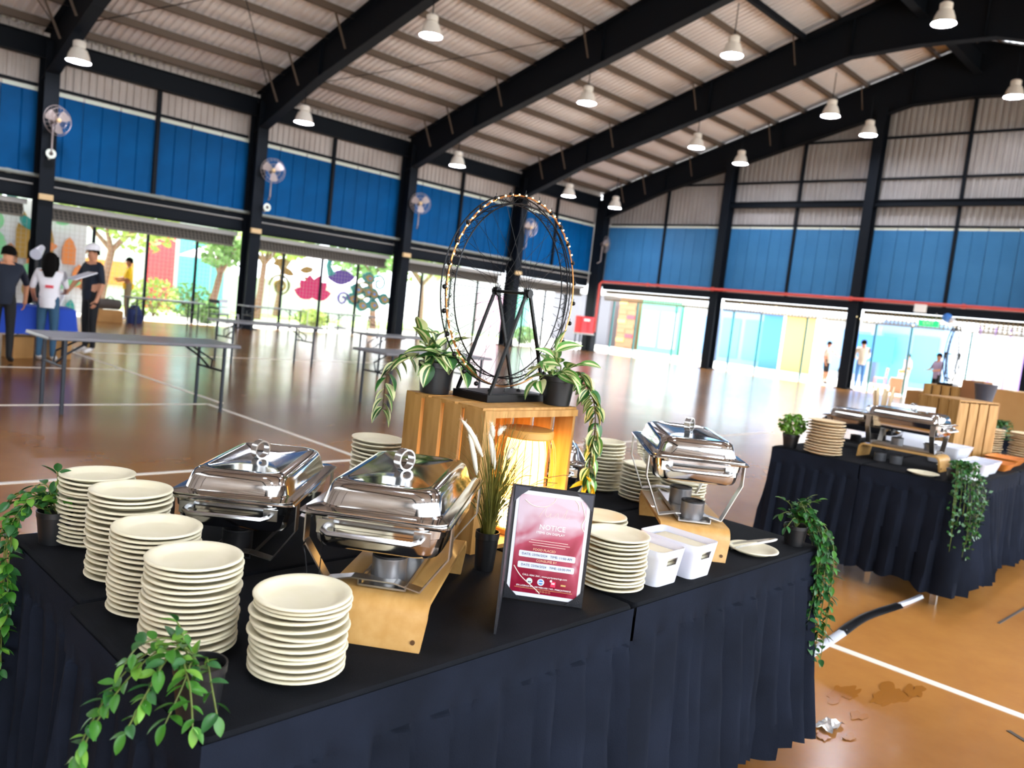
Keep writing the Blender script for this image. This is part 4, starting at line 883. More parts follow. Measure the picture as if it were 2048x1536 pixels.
# ------------------------------------------------------------------ chafing dishes
def chafing(label, loc, rz, zr, ztop=.85, board=(0, 0), black=False):
    t = empty('chafing_dish', (loc[0], loc[1], .75), rz, label, 'chafing dish'); zr -= .75; zb = ztop-.75
    bx, by = board
    if zb > .03:
        b = MB(); pf = []
        Lh = .25; r_ = .035; th = .011
        prof = [(-Lh-.008, 0), (-Lh, zb-r_)]+[(-Lh+r_-r_*cos(R(a)), zb-r_+r_*sin(R(a))) for a in (20, 40, 60, 80)]
        prof = prof+[(-x, z) for x, z in prof[::-1]]
        ring = []
        for i, (x, z) in enumerate(prof):
            a = prof[max(0, i-1)]; c = prof[min(len(prof)-1, i+1)]; d = V((c[0]-a[0], c[1]-a[1])).normalized(); nr = (-d.y, d.x)
            hw = .108 if i not in (0, len(prof)-1) else .1
            ring.append([(bx+x, by-hw, z), (bx+x, by+hw, z), (bx+x-nr[0]*th, by+hw, max(0, z-nr[1]*th)), (bx+x-nr[0]*th, by-hw, max(0, z-nr[1]*th))])
        b.loft(ring); wbd = b.build('wooden_board', 'ply', t, ang=40)
        for sx in (-1, 1):
            for sy in (-.085, .085):
                b = MB(); b.tube([(bx+sx*(Lh+.0045), by+sy, .02), (bx+sx*(Lh+.0085), by+sy, .02)], .005, 8); b.build('screw_hole', 'ply_dark', wbd)
    for sx in (-1, 1):
        b = MB(); x = sx*.195
        path = [(-.153, zr-.004), (-.153, zr-.075), (-.1, zb+.006), (-.045, zb+.018), (.045, zb+.018), (.1, zb+.006), (.153, zr-.075), (.153, zr-.004)]
        for (y0, za), (y1, zc) in zip(path[:-1], path[1:]): b.bar((x, y0, za), (x, y1, zc), .03, .003, (0, -(zc-za), y1-y0))
        b.build('stand_frame', 'steel_bar', t, False)
    b = MB(); b.box((bx, by, zb+.006), (.42, .1, .004)); b.box((bx, by-.05, zb+.011), (.42, .003, .012)); b.box((bx, by+.05, zb+.011), (.42, .003, .012)); b.build('can_tray', 'can_dark' if black else 'steel_bar', t, False)
    b = MB(); A, B_ = .254, .155
    b.loft([rrect(2*A-.085, 2*B_-.085, .04, zr-.079), rrect(2*A-.056, 2*B_-.056, .045, zr-.0755), rrect(2*A-.044, 2*B_-.044, .05, zr-.066), rrect(2*A-.036, 2*B_-.036, .05, zr-.034), rrect(2*A-.031, 2*B_-.031, .05, zr-.032), rrect(2*A-.026, 2*B_-.026, .05, zr-.006)], cap1=False)
    pan = b.build('water_pan', 'steel', t, ang=40)
    b = MB(); b.loft([rrect(2*A-.03, 2*B_-.03, .03, zr-.006), rrect(2*A, 2*B_, .02, zr-.007), rrect(2*A+.004, 2*B_+.004, .02, zr-.003), rrect(2*A, 2*B_, .02, zr), rrect(2*A-.03, 2*B_-.03, .03, zr)], False, False); b.build('rim', 'steel', t, ang=40)
    for sx in (-1, 1):
        b = MB(); x = sx*(A-.014); b.tube([(x, -.1, zr-.03), (x+sx*.022, -.098, zr-.032), (x+sx*.03, -.085, zr-.036), (x+sx*.03, .085, zr-.036), (x+sx*.022, .098, zr-.032), (x, .1, zr-.03)], .0062, 8); h_ = b.build('end_handle', 'steel_soft', t)
        for sy in (-.1, .1): b = MB(); b.box((x+sx*.002, sy, zr-.03), (.005, .034, .028)); b.build('handle_plate', 'steel_soft', h_, False)
    b = MB(); z = zr
    b.loft([rrect(2*A-.012, 2*B_-.012, .03, z+.001), rrect(2*A-.012, 2*B_-.012, .03, z+.004), rrect(2*A-.05, 2*B_-.05, .045, z+.006), rrect(2*A-.056, 2*B_-.056, .05, z+.01), rrect(2*A-.066, 2*B_-.066, .052, z+.03), rrect(2*A-.073, 2*B_-.073, .053, z+.042), rrect(2*A-.083, 2*B_-.083, .052, z+.05), rrect(2*A-.097, 2*B_-.097, .05, z+.0545), rrect(2*A-.114, 2*B_-.112, .045, z+.0562), rrect(2*A-.15, 2*B_-.13, .035, z+.0575), rrect(2*A-.156, 2*B_-.136, .035, z+.0562), rrect(.1, .06, .02, z+.0575)], cap0=False)
    lid = b.build('lid', 'steel', t, ang=28)
    b = MB(); rr = .025; CA, SA = cos(R(32)), sin(R(32))
    for r_a, r_b in ((rr, rr-.004),):
        ring = []
        for k in range(24):
            a = 2*pi*k/24; c, s_ = cos(a), sin(a)
            ring.append([(-.018+c*q*CA-v*SA, c*q*-SA-v*CA, z+.0555+rr+s_*q) for q, v in ((r_a, -.010), (r_a, .010), (r_b, .010), (r_b, -.010))])
        ring.append(ring[0]); b.loft(ring, False, False)
    b.build('lid_ring_handle', 'steel_soft', lid, ang=40)
    return t
def fuel_can(label, loc, group=None, dark=False):
    t = empty('fuel_can', loc, 0, label, 'fuel can', group)
    b = MB(); b.lathe([(.036, 0), (.037, .002), (.037, .046), (.038, .048), (.038, .051), (.035, .051)], 24); b.build('can_body', 'can_dark' if dark else 'can_body', t)
    b = MB(); b.lathe([(.037, .0515), (.037, .056), (.03, .057), (.026, .053), (.01, .053)], 24); b.build('can_lid', 'can_dark', t)
def local(loc, rz, x, y): return (loc[0]+cos(rz)*x-sin(rz)*y, loc[1]+sin(rz)*x+cos(rz)*y)
D = [((1.158, 1.422), R(38.6), 1.008, .85, 'nearest chafing dish', (0, -.02), False), ((1.082, 1.935), R(45), .932, .775, 'chafing dish on a low black stand, behind the left plate stacks', (0, 0), True),
     ((2.40, 1.455), R(43), 1.052, .85, 'chafing dish on a tall wooden stand at right', (-.045, -.005), False), ((2.25, 1.975), R(45), .945, .775, 'chafing dish half hidden behind the lantern crate', (0, 0), True),
     ((5.52, 1.74), R(90), 1.04, .845, 'large chafing dish seen side-on on the second buffet', (0, 0), False), ((5.88, 2.14), R(88), .96, .775, 'smaller chafing dish behind, at left of the second buffet stand', (0, 0), True)]
for i, (c, rz, zr, zt, lb, bd, blk) in enumerate(D):
    lab = {0: 'polished steel chafing dish on a bent wooden stand, nearest the camera', 1: 'polished steel chafing dish low on the table behind the left plate stacks', 2: 'polished steel chafing dish raised high above a wooden stand behind the napkin bins', 3: 'steel chafing dish half hidden behind the lantern crate', 4: 'steel chafing dish seen side-on over a wooden arch stand on the second buffet', 5: 'steel chafing dish low at the back of the second buffet'}[i]
    chafing(lab, c, rz, zr, zt, bd, blk)
    for k, x in enumerate((-.155, .05)):
        p = local(c, rz, bd[0]+x, bd[1]); w_ = ['nearest dish', 'low dish behind the plate stacks', 'raised dish behind the napkin bins', 'dish behind the crate', 'side-on dish of the second buffet', 'low dish at the back of the second buffet'][i]
        fuel_can(f'{"black" if blk else "silver"} fuel can under the {w_}, {["front", "rear"][k]} one', (*p, zt+.008), 'fuel cans under the chafing dishes', blk)
for k in range(2):
    fuel_can(f'silver spare fuel can under the wooden arch stand, {["left", "right"][k]} one', (5.4, 1.84-.1*k, .751), 'spare fuel cans')

# ------------------------------------------------------------------ wooden crates, lantern
CR = {}
def crate(label, loc, rz, group=None, w_=.41, d_=.345, h_=.415):
    t = empty('wooden_crate', loc, rz, label, 'crate', group); th = .011
    def board(nm, c, d):
        key = tuple(round(x, 3) for x in d)
        if key not in CR: b = MB(); b.box((0, 0, 0), d); CR[key] = b.build(nm, 'pine', t, False); o = CR[key]
        else: o = piece(CR[key], t, name=nm)
        o.location = c; return o
    n = 4; gp = .015; bw = (d_-gp*(n-1))/n
    for sx in (-1, 1):
        for k in range(n): board('side_slat', (sx*(w_/2-th/2), -d_/2+bw/2+k*(bw+gp), h_/2), (th, bw, h_))
    for sx in (-1, 1):
        for y in (d_/2-.03,):
            board('corner_batten', (sx*(w_/2-th-.012), y, h_/2), (.024, .035, h_-.03))
    bx = (w_-2*th-gp*(n-1))/n
    for k in range(n): board('back_slat', (-w_/2+th+bx/2+k*(bx+gp), d_/2-th/2, h_/2), (bx, th, h_-.03))
    bd = (d_-gp*2)/3
    for k in range(3):
        board('top_slat', (0, -d_/2+bd/2+k*(bd+gp), h_-.0065+.006), (w_-.002, bd, .012)); board('bottom_slat', (0, -d_/2+bd/2+k*(bd+gp), .006), (w_-2*th-.002, bd, .012))
    board('front_batten', (-w_/2+.022, -d_/2-.006, h_/2), (.044, .011, h_-.002)); board('front_rail', (.02, -d_/2-.005, h_-.012), (w_-.045, .01, .02))
    return t
crate('pine slatted crate on its side holding a glowing lantern, ferris wheel on top', (1.765, 1.775, .75), 0, 'pine crates')
t = empty('lantern', (1.845, 1.685, .7625), 0, 'glowing warm paper lantern in a bamboo cage inside the pine crate', 'lantern')
b = MB(); b.lathe([(.064, .02), (.068, .11)], 28, cap1=False); b.build('lower_shade', 'lantern_low', t)
b = MB(); b.lathe([(.068, .11), (.067, .25), (.06, .295)], 28, cap0=False); b.build('paper_shade', 'lantern_shade', t)
b = MB(); b.lathe([(.08, .302), (.083, .306), (.083, .324), (.079, .328), (.0, .329)], 30, cap1=False); b.build('top_ring', 'bamboo', t)
b = MB(); b.lathe([(.08, 0), (.082, .004), (.082, .016), (.078, .02)], 30); b.build('base_ring', 'bamboo', t)
b = MB(); b.tube([(cos(2*pi*k/36)*.102, sin(2*pi*k/36)*.102, .165) for k in range(36)], .002, 5, True); b.build('waist_hoop', 'bamboo', t)
rb = MB(); rb.tube([(.078, 0, .012), (.092, 0, .05), (.1, 0, .11), (.102, 0, .17), (.099, 0, .23), (.092, 0, .275), (.08, 0, .304)], .0012, 4); r0_ = rb.build('cage_rib', 'bamboo', t)
for k in range(1, 26): piece(r0_, t, (0, 0, 0), (0, 0, 2*pi*k/26))
crate('orange-lit pine crate standing behind the chafing dish of the second buffet', (6.62, 1.76, .75), R(156), 'pine crates')
crate('pine crate on the farthest buffet carrying the farther ferris wheel', (9.4, 2.63, .75), 0, 'pine crates')

# ------------------------------------------------------------------ ferris wheel model
def ferris(label, loc, rz, lights=True):
    t = empty('ferris_wheel_model', loc, rz, label, 'ornament', 'ferris wheel models'); hz = .335; rr = .295
    b = MB(); b.loft([rrect(.285, .15, .004, z) for z in (0, .022)]); b.loft([rrect(.265, .13, .004, z) for z in (.022, .024)]); b.build('base_plate', 'iron', t)
    for sy in (-1, 1):
        for sx in (-1, 1):
            b = MB(); b.bar((sx*.128, sy*.068, .022), (sx*.008, sy*.066, hz), .0085, .0085); b.build('leg', 'iron', t, False)
    b = MB(); b.tube([(0, -.075, hz), (0, .075, hz)], .005, 8); b.build('axle', 'iron', t)
    for sy in (-1, 1):
        b = MB(); b.tube([(0, sy*.056, hz), (0, sy*.076, hz)], .013, 12)
        for k in range(12): a = 2*pi*k/12; b.tube([(cos(a)*.01, sy*.064, hz+sin(a)*.01), (cos(a)*.026, sy*.064, hz+sin(a)*.026)], [.003, .0008], 4)
        b.build('hub', 'iron', t)
    def ring(r_, y, th, n=72): th *= 1 if lights else 2; b = MB(); b.tube([(cos(2*pi*k/n)*r_, y, hz+sin(2*pi*k/n)*r_) for k in range(n)], th, 6, True); return b
    ring(rr, -.012, .0024).build('front_ring', 'copper_wire' if lights else 'iron', t); ring(rr, .012, .0022).build('rear_ring', 'iron', t); ring(rr*.915, -.018, .0022).build('inner_ring', 'iron', t); ring(rr*.915, .018, .0022).build('inner_ring', 'iron', t)
    n = 36; b = MB()
    for k in range(n):
        a0, a1 = 2*pi*k/n, 2*pi*(k+.5)/n; a2 = 2*pi*(k+1)/n; P = lambda a, r_, y: (cos(a)*r_, y, hz+sin(a)*r_)
        b.tube([P(a0, rr*.915, -.018), P(a1, rr*.915, .018), P(a2, rr*.915, -.018)], .0009, 4); b.tube([P(a0, rr, -.012), P(a1, rr*.915, -.018), P(a2, rr, -.012)], .0009, 4); b.tube([P(a0, rr, .012), P(a1, rr*.915, .018), P(a2, rr, .012)], .0009, 4)
    b.build('lattice', 'iron', t)
    sp = MB(); sp.tube([(.012, -.06, 0), (rr*.925, 0, 0)], .0007, 4); s0 = sp.build('spoke', 'iron', t); s0.location = (0, 0, hz)
    sp = MB(); sp.tube([(.012, .06, 0), (rr*.925, 0, 0)], .0007, 4); s1 = sp.build('spoke', 'iron', t); s1.location = (0, 0, hz); s1.rotation_euler = (0, R(7), 0)
    for k in range(1, 24): piece(s0, t, (0, 0, hz), (0, 2*pi*k/24, 0)); piece(s1, t, (0, 0, hz), (0, 2*pi*k/24+R(7), 0))
    gm = MB(); gm.ball((0, 0, -.004), .0075, 8); gm.tube([(0, 0, 0), (0, 0, .012)], .0012, 4); g0 = None
    for k in range(28):
        a = 2*pi*k/28; p = (cos(a)*(rr+.008), -.012, hz+sin(a)*(rr+.012)-.006)
        if g0 is None: g0 = gm.build('gondola', 'iron', t); g0.location = p
        else: piece(g0, t, p)
    lm = MB(); lm.tube([(.004*cos(2*pi*k/10), 0, .004*sin(2*pi*k/10)) for k in range(10)], .001, 4, True); l0 = None
    for k in range(28):
        a = 2*pi*(k+.5)/28; p = (cos(a)*(rr*.925-.006), 0, hz+sin(a)*(rr*.925-.006))
        if l0 is None: l0 = lm.build('hanger_loop', 'iron', t); l0.location = p
        else: piece(l0, t, p)
    if lights:
        b = MB(); N = 150; b.tube([(cos(R(30+k*200/N))*(rr+.003*sin(k*1.3)), -.014+.004*cos(k*1.3), hz+sin(R(30+k*200/N))*(rr+.003*sin(k*1.3))) for k in range(N)], .0011, 4); ls = b.build('light_string', 'copper_wire', t)
        bm_ = MB(); bm_.ball((0, 0, 0), .0028, 6); b0 = None
        for k in range(34):
            a = R(30+k*200/33); p = (cos(a)*(rr+.002), -.017, hz+sin(a)*(rr+.002))
            if b0 is None: b0 = bm_.build('light_bead', 'fairy', ls); b0.location = p
            else: piece(b0, ls, p)
    return t
ferris('black wire ferris wheel model with copper light string, standing on the pine crate', (1.80, 1.775, 1.1715), R(3))
ferris('pale wire ferris wheel model on the farthest buffet, blurred in the distance', (9.4, 2.63, 1.1715), R(3), False)

# ------------------------------------------------------------------ plants
def pot(t, r_, h, rb_=.8, soil=True, mt_='black_plastic'):
    b = MB(); b.lathe([(r_*rb_, 0), (r_*.98, h*.82), (r_*1.02, h*.83), (r_*1.03, h), (r_*.96, h), (r_*.94, h*.85)], 28, cap1=False); b.build('pot', mt_, t)
    b = MB(); b.lathe([(r_*.93, h*.8), (.001, h*.82)], 20, cap0=False, cap1=False); b.build('soil', 'soil', t)
def leafmesh(L, W, mats, stripes=False, droop=.25, fold=.18):
    b = MB(); rows = 6; cols = [-1, -.55, -.2, 0, .2, .55, 1] if stripes else [-1, 0, 1]; vs = []
    for i in range(rows+1):
        u = i/rows; wd = W/2*max(.04, sin(pi*(u*.94+.03))**.8*(1-.25*u)*1.15) if 0 < i < rows else W*.02
        for c in cols: vs.append((u*L, c*wd, abs(c)*wd*fold*2-droop*L*u*u))
    nc = len(cols); pat = [0, 1, 0, 0, 1, 0] if stripes else [0, 0]
    if stripes == 2: pat = [1, 0, 1, 2, 0, 0]
    if stripes == 3: pat = [0, 1, 2, 2, 1, 1]
    for i in range(rows):
        for c in range(nc-1): b.c = pat[c]; b.add([], []); b.f.append([i*nc+c, (i+1)*nc+c, (i+1)*nc+c+1, i*nc+c+1]); b.mi.append(b.c)
    b.v = vs; return b
LEAF = {}
def leaf(kind, parent, p, direction, roll_=0, s=1, rnd=random):
    if kind not in LEAF:
        L, W, mats, st, dr = {'small': (.034, .017, ['leaf'], False, .2), 'smalldark': (.034, .018, ['leaf_dark'], False, .2), 'smalllight': (.032, .016, ['leaf_light'], False, .2), 'trad': (.072, .046, ['leaf_stripe', 'leaf_cream', 'leaf_dark'], 1, .3), 'trad2': (.068, .043, ['leaf_dark', 'leaf_cream', 'leaf_stripe'], 2, .3), 'trad3': (.066, .041, ['leaf', 'leaf_cream', 'leaf_stripe'], 3, .25), 'yellow': (.06, .022, ['leaf_yellow'], False, .3)}[kind]
        o = leafmesh(L, W, mats, st, dr).build('leaf', mats, parent, True, 80); LEAF[kind] = o
    else: o = piece(LEAF[kind], parent)
    d = V(direction).normalized(); q = d.to_track_quat('X', 'Z'); o.rotation_mode = 'QUATERNION'
    from mathutils import Quaternion
    o.rotation_quaternion = q @ Quaternion((1, 0, 0), roll_); o.location = p; o.scale = (s, s, s); return o
LV = V((-.693, .72, 0)); FV = V((.72, .693, 0))     # across and away directions used for plants
def stem_curve(pts, n=14):
    P = [V(p) for p in pts]; out = []
    for i in range(n+1):
        u = i/n*(len(P)-1); k = min(int(u), len(P)-2); f = u-k
        p0, p1, p2, p3 = P[max(0, k-1)], P[k], P[k+1], P[min(len(P)-1, k+2)]
        out.append(.5*((2*p1)+(p2-p0)*f+(2*p0-5*p1+4*p2-p3)*f*f+(3*p1-p0-3*p2+p3)*f**3))
    return out
def vine_plant(label, loc, r_, h, stems, kinds, step, ls, seed, stem_mt='stem', stem_r=.0014, group=None, name='trailing_plant', tip=True, yellow=0):
    rnd = random.Random(seed); t = empty(name, loc, 0, label, 'plant', group); pot(t, r_, h)
    for st in stems:
        pts = stem_curve([(p[0], p[1], p[2]) for p in st], max(8, len(st)*5))
        b = MB(); b.tube(pts, [stem_r]*(len(pts)-1)+[stem_r*.5], 5); b.build('stem', stem_mt, t)
        L = 0; last = 0; sd = 1
        for i in range(1, len(pts)):
            seg = pts[i]-pts[i-1]; L += seg.length
            while L-last > step:
                last += step*rnd.uniform(.75, 1.25); sd = -sd; d = seg.normalized(); sidev = d.cross(V((0, 0, 1)))
                if sidev.length < .2: a = rnd.uniform(0, 6.28); sidev = V((cos(a), sin(a), 0))
                sidev = sidev.normalized()
                dd = d*rnd.uniform(.2, .7)+sidev*sd*rnd.uniform(.6, 1.1)+V((0, 0, rnd.uniform(-.25, .5)))+FV*rnd.uniform(-.6, .1)
                leaf(rnd.choice(kinds), t, pts[i]+V((rnd.uniform(-1, 1), rnd.uniform(-1, 1), rnd.uniform(-1, 1)))*.003, dd, rnd.uniform(-.7, .7), ls*rnd.uniform(.7, 1.2))
        if tip: leaf(rnd.choice(kinds), t, pts[-1], (pts[-1]-pts[-3])+V((0, 0, -.0)), rnd.uniform(-.4, .4), ls)
    return t
def L3(c, l, f, z): v = LV*l+FV*f; return (v.x, v.y, z)
S = lambda *q: [L3(None, *p) for p in q]
# front corner pot
vine_plant('black pot with a leafy green vine trailing off the nearest table corner', (.588, 1.19, .7505), .041, .082,
    [S((.0, 0, .07), (.03, 0, .11), (.075, -.02, .10), (.11, -.05, .06), (.135, -.09, -.01), (.15, -.11, -.09)), S((.01, -.01, .07), (.05, -.03, .11), (.09, -.06, .07), (.125, -.09, 0), (.14, -.11, -.07), (.165, -.12, -.14)), S((.01, 0, .08), (.04, -.02, .125), (.085, -.03, .115), (.1, -.05, .09)),
     S((0, -.02, .07), (.0, -.04, .1), (.0, -.07, .075), (.01, -.1, .03)), S((-.01, -.01, .08), (-.02, -.03, .105), (-.04, -.06, .08), (-.06, -.08, .04)), S((.0, -.01, .08), (.02, -.03, .12), (.04, -.06, .1), (.05, -.09, .05)), S((.02, 0, .08), (.035, -.0, .13), (.04, -.01, .15)), S((.01, -.02, .08), (.01, -.05, .11), (-.02, -.09, .08), (-.035, -.11, .035)), S((.01, -.02, .08), (.03, -.05, .11), (.045, -.09, .07), (.06, -.12, .02))],
    ['small', 'smalllight', 'small', 'smalldark'], .013, .92, 1, group='trailing plants in black pots')
# left pot
vine_plant('black pot with a leafy vine hanging over the far left table edge', (.652, 2.15, .7505), .042, .082,
    [S((.01, 0, .07), (.03, -.03, .115), (.06, -.075, .05), (.068, -.085, -.04), (.07, -.085, -.16)), S((.0, .01, .07), (.03, -.03, .12), (.055, -.07, .08), (.07, -.085, 0), (.065, -.085, -.1), (.07, -.085, -.24)), S((.01, .01, .08), (.03, -.01, .13), (.065, -.03, .11), (.085, -.05, .07), (.09, -.07, .03)), S((0, 0, .08), (.0, 0, .15), (-.005, -.01, .18)), S((0, 0, .08), (.025, 0, .14), (.05, -.01, .14)), S((-.01, 0, .08), (-.02, -.02, .12), (-.035, -.03, .12)), S((.01, 0, .07), (.04, -.05, .1), (.06, -.08, .02), (.065, -.09, -.1), (.06, -.09, -.3)),
     S((.01, 0, .07), (.03, -.04, .105), (.05, -.08, .05), (.055, -.09, -.05), (.05, -.09, -.2)), S((.01, .01, .08), (.04, 0, .12), (.075, -.02, .12), (.1, -.03, .1))],
    ['small', 'smalldark', 'smalllight', 'smalldark'], .0115, 1.05, 2, group='trailing plants in black pots')
# right pot: dense cascade down the right table end
rnd = random.Random(5); st = []
for k in range(15):
    a = rnd.uniform(-.03, .035); f = rnd.uniform(-.02, .04); q = rnd.uniform(.12, .42)
    st.append(S((0, 0, .06), (-.02+a*.6, f*.4, .12+rnd.uniform(-.02, .03)), (-.07+a, f-.01, .07+rnd.uniform(-.02, .02)), (-.105+a, f-.02, .0), (-.11+a*1.1, f-.03, -q*.5), (-.105+a*1.2, f-.03, -q)))
st += [S((0, 0, .06), (.03, .0, .11), (.06, .0, .1)), S((0, 0, .06), (.02, .02, .13), (.05, .02, .15)), S((0, 0, .07), (0, 0, .14), (-.03, 0, .17)), S((0, 0, .07), (-.02, 0, .14), (-.065, 0, .165)), S((.0, -.01, .06), (.02, -.03, .1), (.05, -.05, .07))]
vine_plant('black pot with a dense leafy vine cascading down the near buffet\'s right end', (2.71, 1.165, .75), .04, .07, st, ['smalldark', 'smalldark', 'small'], .0185, .95, 3, group='trailing plants in black pots')
# striped plants on the crate
vine_plant('black pot of cream-striped leaves on the crate left of the ferris wheel', (1.625, 1.893, 1.1715), .056, .096,
    [S((.0, 0, .09), (.03, 0, .13), (.05, 0, .16), (.055, -.01, .18)), S((0, 0, .09), (-.02, -.01, .13), (-.035, -.02, .15)), S((0, -.01, .09), (.0, -.04, .12), (.01, -.07, .09)), S((.01, 0, .09), (.05, -.02, .11), (.08, -.03, .1)), S((-.01, 0, .09), (-.05, -.0, .11), (-.075, -.02, .09)), S((0, -.01, .09), (-.02, -.04, .12), (-.03, -.06, .12)), S((.01, .0, .09), (.02, -.03, .13), (.03, -.04, .15)), S((.0, .01, .09), (.01, .03, .14), (.02, .04, .16))],
    ['trad', 'trad2', 'trad3'], .019, 1.05, 4, 'stem', .002, 'striped plants on the crate', 'striped_plant')
tl = [o for o in col.objects if o.name.startswith('striped_plant')][0]
rnd = random.Random(14); pts = stem_curve(S((.02, 0, .09), (.075, .0, .115), (.12, 0, .09), (.15, 0, .045), (.155, 0, -.02), (.155, 0, -.07)), 20)
b = MB(); b.tube(pts, .002, 5); b.build('trailing_stem', 'stem_brown', tl)
for i in range(5, 21):
    for s in (1, -1):
        if i % 2 == (s > 0): leaf(rnd.choice(['trad', 'trad2', 'trad3']), tl, pts[i], LV*s*.9+V((0, 0, -.5-.03*i))+FV*rnd.uniform(-.4, .1), rnd.uniform(-.5, .5), rnd.uniform(.7, .95))
tr_ = vine_plant('black pot of cream-striped leaves on the crate right of the ferris wheel', (1.925, 1.65, 1.1715), .052, .09,
    [S((.0, 0, .085), (.02, 0, .13), (.02, 0, .165)), S((.0, -.01, .085), (.035, -.02, .12), (.06, -.03, .115)), S((0, 0, .085), (-.03, -.01, .12), (-.05, -.02, .13)), S((0, -.01, .085), (0, -.04, .11), (-.02, -.06, .1)), S((.01, -.01, .085), (.045, -.02, .09), (.065, -.03, .075)), S((0, 0, .085), (.0, -.02, .12), (.02, -.03, .14))],
    ['trad', 'trad3', 'trad'], .019, 1.05, 6, 'stem', .002, 'striped plants on the crate', 'striped_plant')
pts = stem_curve(S((-.02, 0, .085), (-.06, -.005, .11), (-.095, -.01, .06), (-.12, -.015, .01), (-.13, -.02, -.08), (-.125, -.02, -.17), (-.13, -.02, -.235)), 30)
b = MB(); b.tube(pts, .0022, 5); b.build('trailing_stem', 'stem_brown', tr_)
rnd = random.Random(16)
for i in range(4, 30):
    for s in (1, -1):
        if rnd.random() < .85: leaf(rnd.choice(['trad2', 'trad', 'trad2', 'trad3']), tr_, pts[i], LV*s*rnd.uniform(.4, 1)+V((0, 0, -.35-.035*i))+FV*rnd.uniform(-.5, .2), rnd.uniform(-.8, .8), rnd.uniform(.65, .95))
for k in range(7): leaf('yellow', tr_, pts[-1], LV*rnd.uniform(-.7, .8)+V((0, 0, rnd.uniform(-1, .25)))+FV*rnd.uniform(-.5, .1), rnd.uniform(-1, 1), rnd.uniform(.7, 1.1))
# grass pot
t = empty('potted_grass', (1.515, 1.487, .75), 0, 'tall ornamental grass with cream plumes in a slim black pot beside the notice', 'plant')
pot(t, .032, .105, .8)
rnd = random.Random(8); b = MB()
for k in range(260):
    a = rnd.uniform(0, 6.28); r1 = rnd.uniform(0, .018); H_ = rnd.uniform(.17, .36); out = rnd.gauss(-.012, .048); fo = rnd.gauss(-.01, .025); wd = rnd.uniform(.0013, .0027); arch = max(0, abs(out)-.03)*1.2
    p0 = V((cos(a)*r1, sin(a)*r1, .08)); rows = []
    for i in range(7):
        u = i/6; p = p0+LV*out*u**1.8*1.5+FV*fo*u**1.5+V((0, 0, H_*u-arch*u**3)); side = V((cos(a+1.2), sin(a+1.2), 0))
        rows.append([p-side*wd*(1-u*.9), p+side*wd*(1-u*.9)])
    b.loft(rows, False, False, False)
for out, H_ in ((-.22, .255), (-.2, .2), (-.17, .225), (-.15, .17), (-.1, .24)):
    rows = []
    for i in range(10):
        u = i/9; p = V((0, 0, .08))+LV*out*u**1.5+FV*-.02*u+V((0, 0, H_*1.25*u-H_*.45*u**3)); rows.append([p-FV*.0013*(1-u*.8)-V((0, 0, .001)), p+V((0, 0, .001))])
    b.loft(rows, False, False, False)
o = b.build('grass_blades', 'grass_blade', t, True, 80); o['kind'] = 'stuff'
for l0, z0, l1, z1 in ((.035, .31, .1, .402), (.045, .26, .078, .37), (.0, .28, .024, .375), (.012, .36, .022, .395), (-.03, .31, -.045, .338), (-.0, .37, -.012, .385)):
    pts = stem_curve(S((.0, 0, .1), (l0*.6, -.02, z0*.7), (l0, -.03, z0)), 6); b = MB(); b.tube(pts, .0011, 4); sb = b.build('plume_stem', 'grass_blade', t)
    A, B_ = V(L3(0, l0, -.03, z0)), V(L3(0, l1, -.03, z1)); b = MB(); cvs = [A.lerp(B_, u)+V((0, 0, .01*sin(pi*u))) for u in (0, .15, .4, .7, .9, 1)]; b.tube(cvs, [.002, .0058, .0072, .0062, .004, .001], 7)
    for k in range(220):
        u = rnd.random(); c = A.lerp(B_, u)+V((0, 0, .01*sin(pi*u))); d = ((B_-A).normalized()*.5+V((rnd.uniform(-1, 1), rnd.uniform(-1, 1), rnd.uniform(-1, 1)))*.8)*.013; s_ = d.cross(V((rnd.random(), rnd.random(), 1))).normalized()*.0006
        b.add([c-s_, c+s_, c+d], [(0, 1, 2)])
    b.build('plume', 'plume', sb, True, 80)

# ------------------------------------------------------------------ notice in a black menu cover
t = empty('notice_stand', (1.41, 1.31, .7508), R(-51.3), 'maroon food notice standing open in a black menu cover on the table edge', 'sign')
def panel(nm, q): b = MB(); b.box((.098, q, .142), (.196, .005, .284)); return b.build(nm, 'leather_black', t, False)
panel('front_cover', 0)
b = MB(); b.box((0, 0, .142), (.005, .235, .284)); bk = b.build('back_cover', 'leather_black', t, False); bk.location = (-.002, 0, 0)
bk.data.transform(Matrix.Translation((0, -.1175, 0))); bk.rotation_euler = (0, 0, R(3))
b = MB(); b.tube([(0, 0, 0), (0, 0, .284)], .005, 8); b.build('spine', 'leather_black', t)
b = MB(); b.box((.098, -.0035, .142), (.18, .001, .262)); b.build('paper_sheet', 'paper', t, False)
b = MB(); b.box((.098, -.0045, .142), (.164, .0006, .243)); b.build('poster_print', 'poster', t, False)
for cx, cz, sx, sz in ((.003, .003, 1, 1), (.193, .003, -1, 1), (.003, .281, 1, -1), (.193, .281, -1, -1)):
    pts = [(cx, -.0062, cz), (cx+sx*.04, -.0062, cz), (cx+sx*.028, -.0062, cz+sz*.011), (cx+sx*.017, -.0062, cz+sz*.02), (cx+sx*.008, -.0062, cz+sz*.03), (cx, -.0062, cz+sz*.04)]
    b = MB(); b.poly(pts, (0, -1, 0), .0016); b.build('corner_holder', 'leather_grey' if cz > .1 else 'leather_black', t, False)
TR = (R(90), 0, 0)
def wr(s, size, x, z, mt_, nm='lettering', al='CENTER'): text(s, size, mt_, t, (x, -.0053, z), TR, nm, al, .0003)
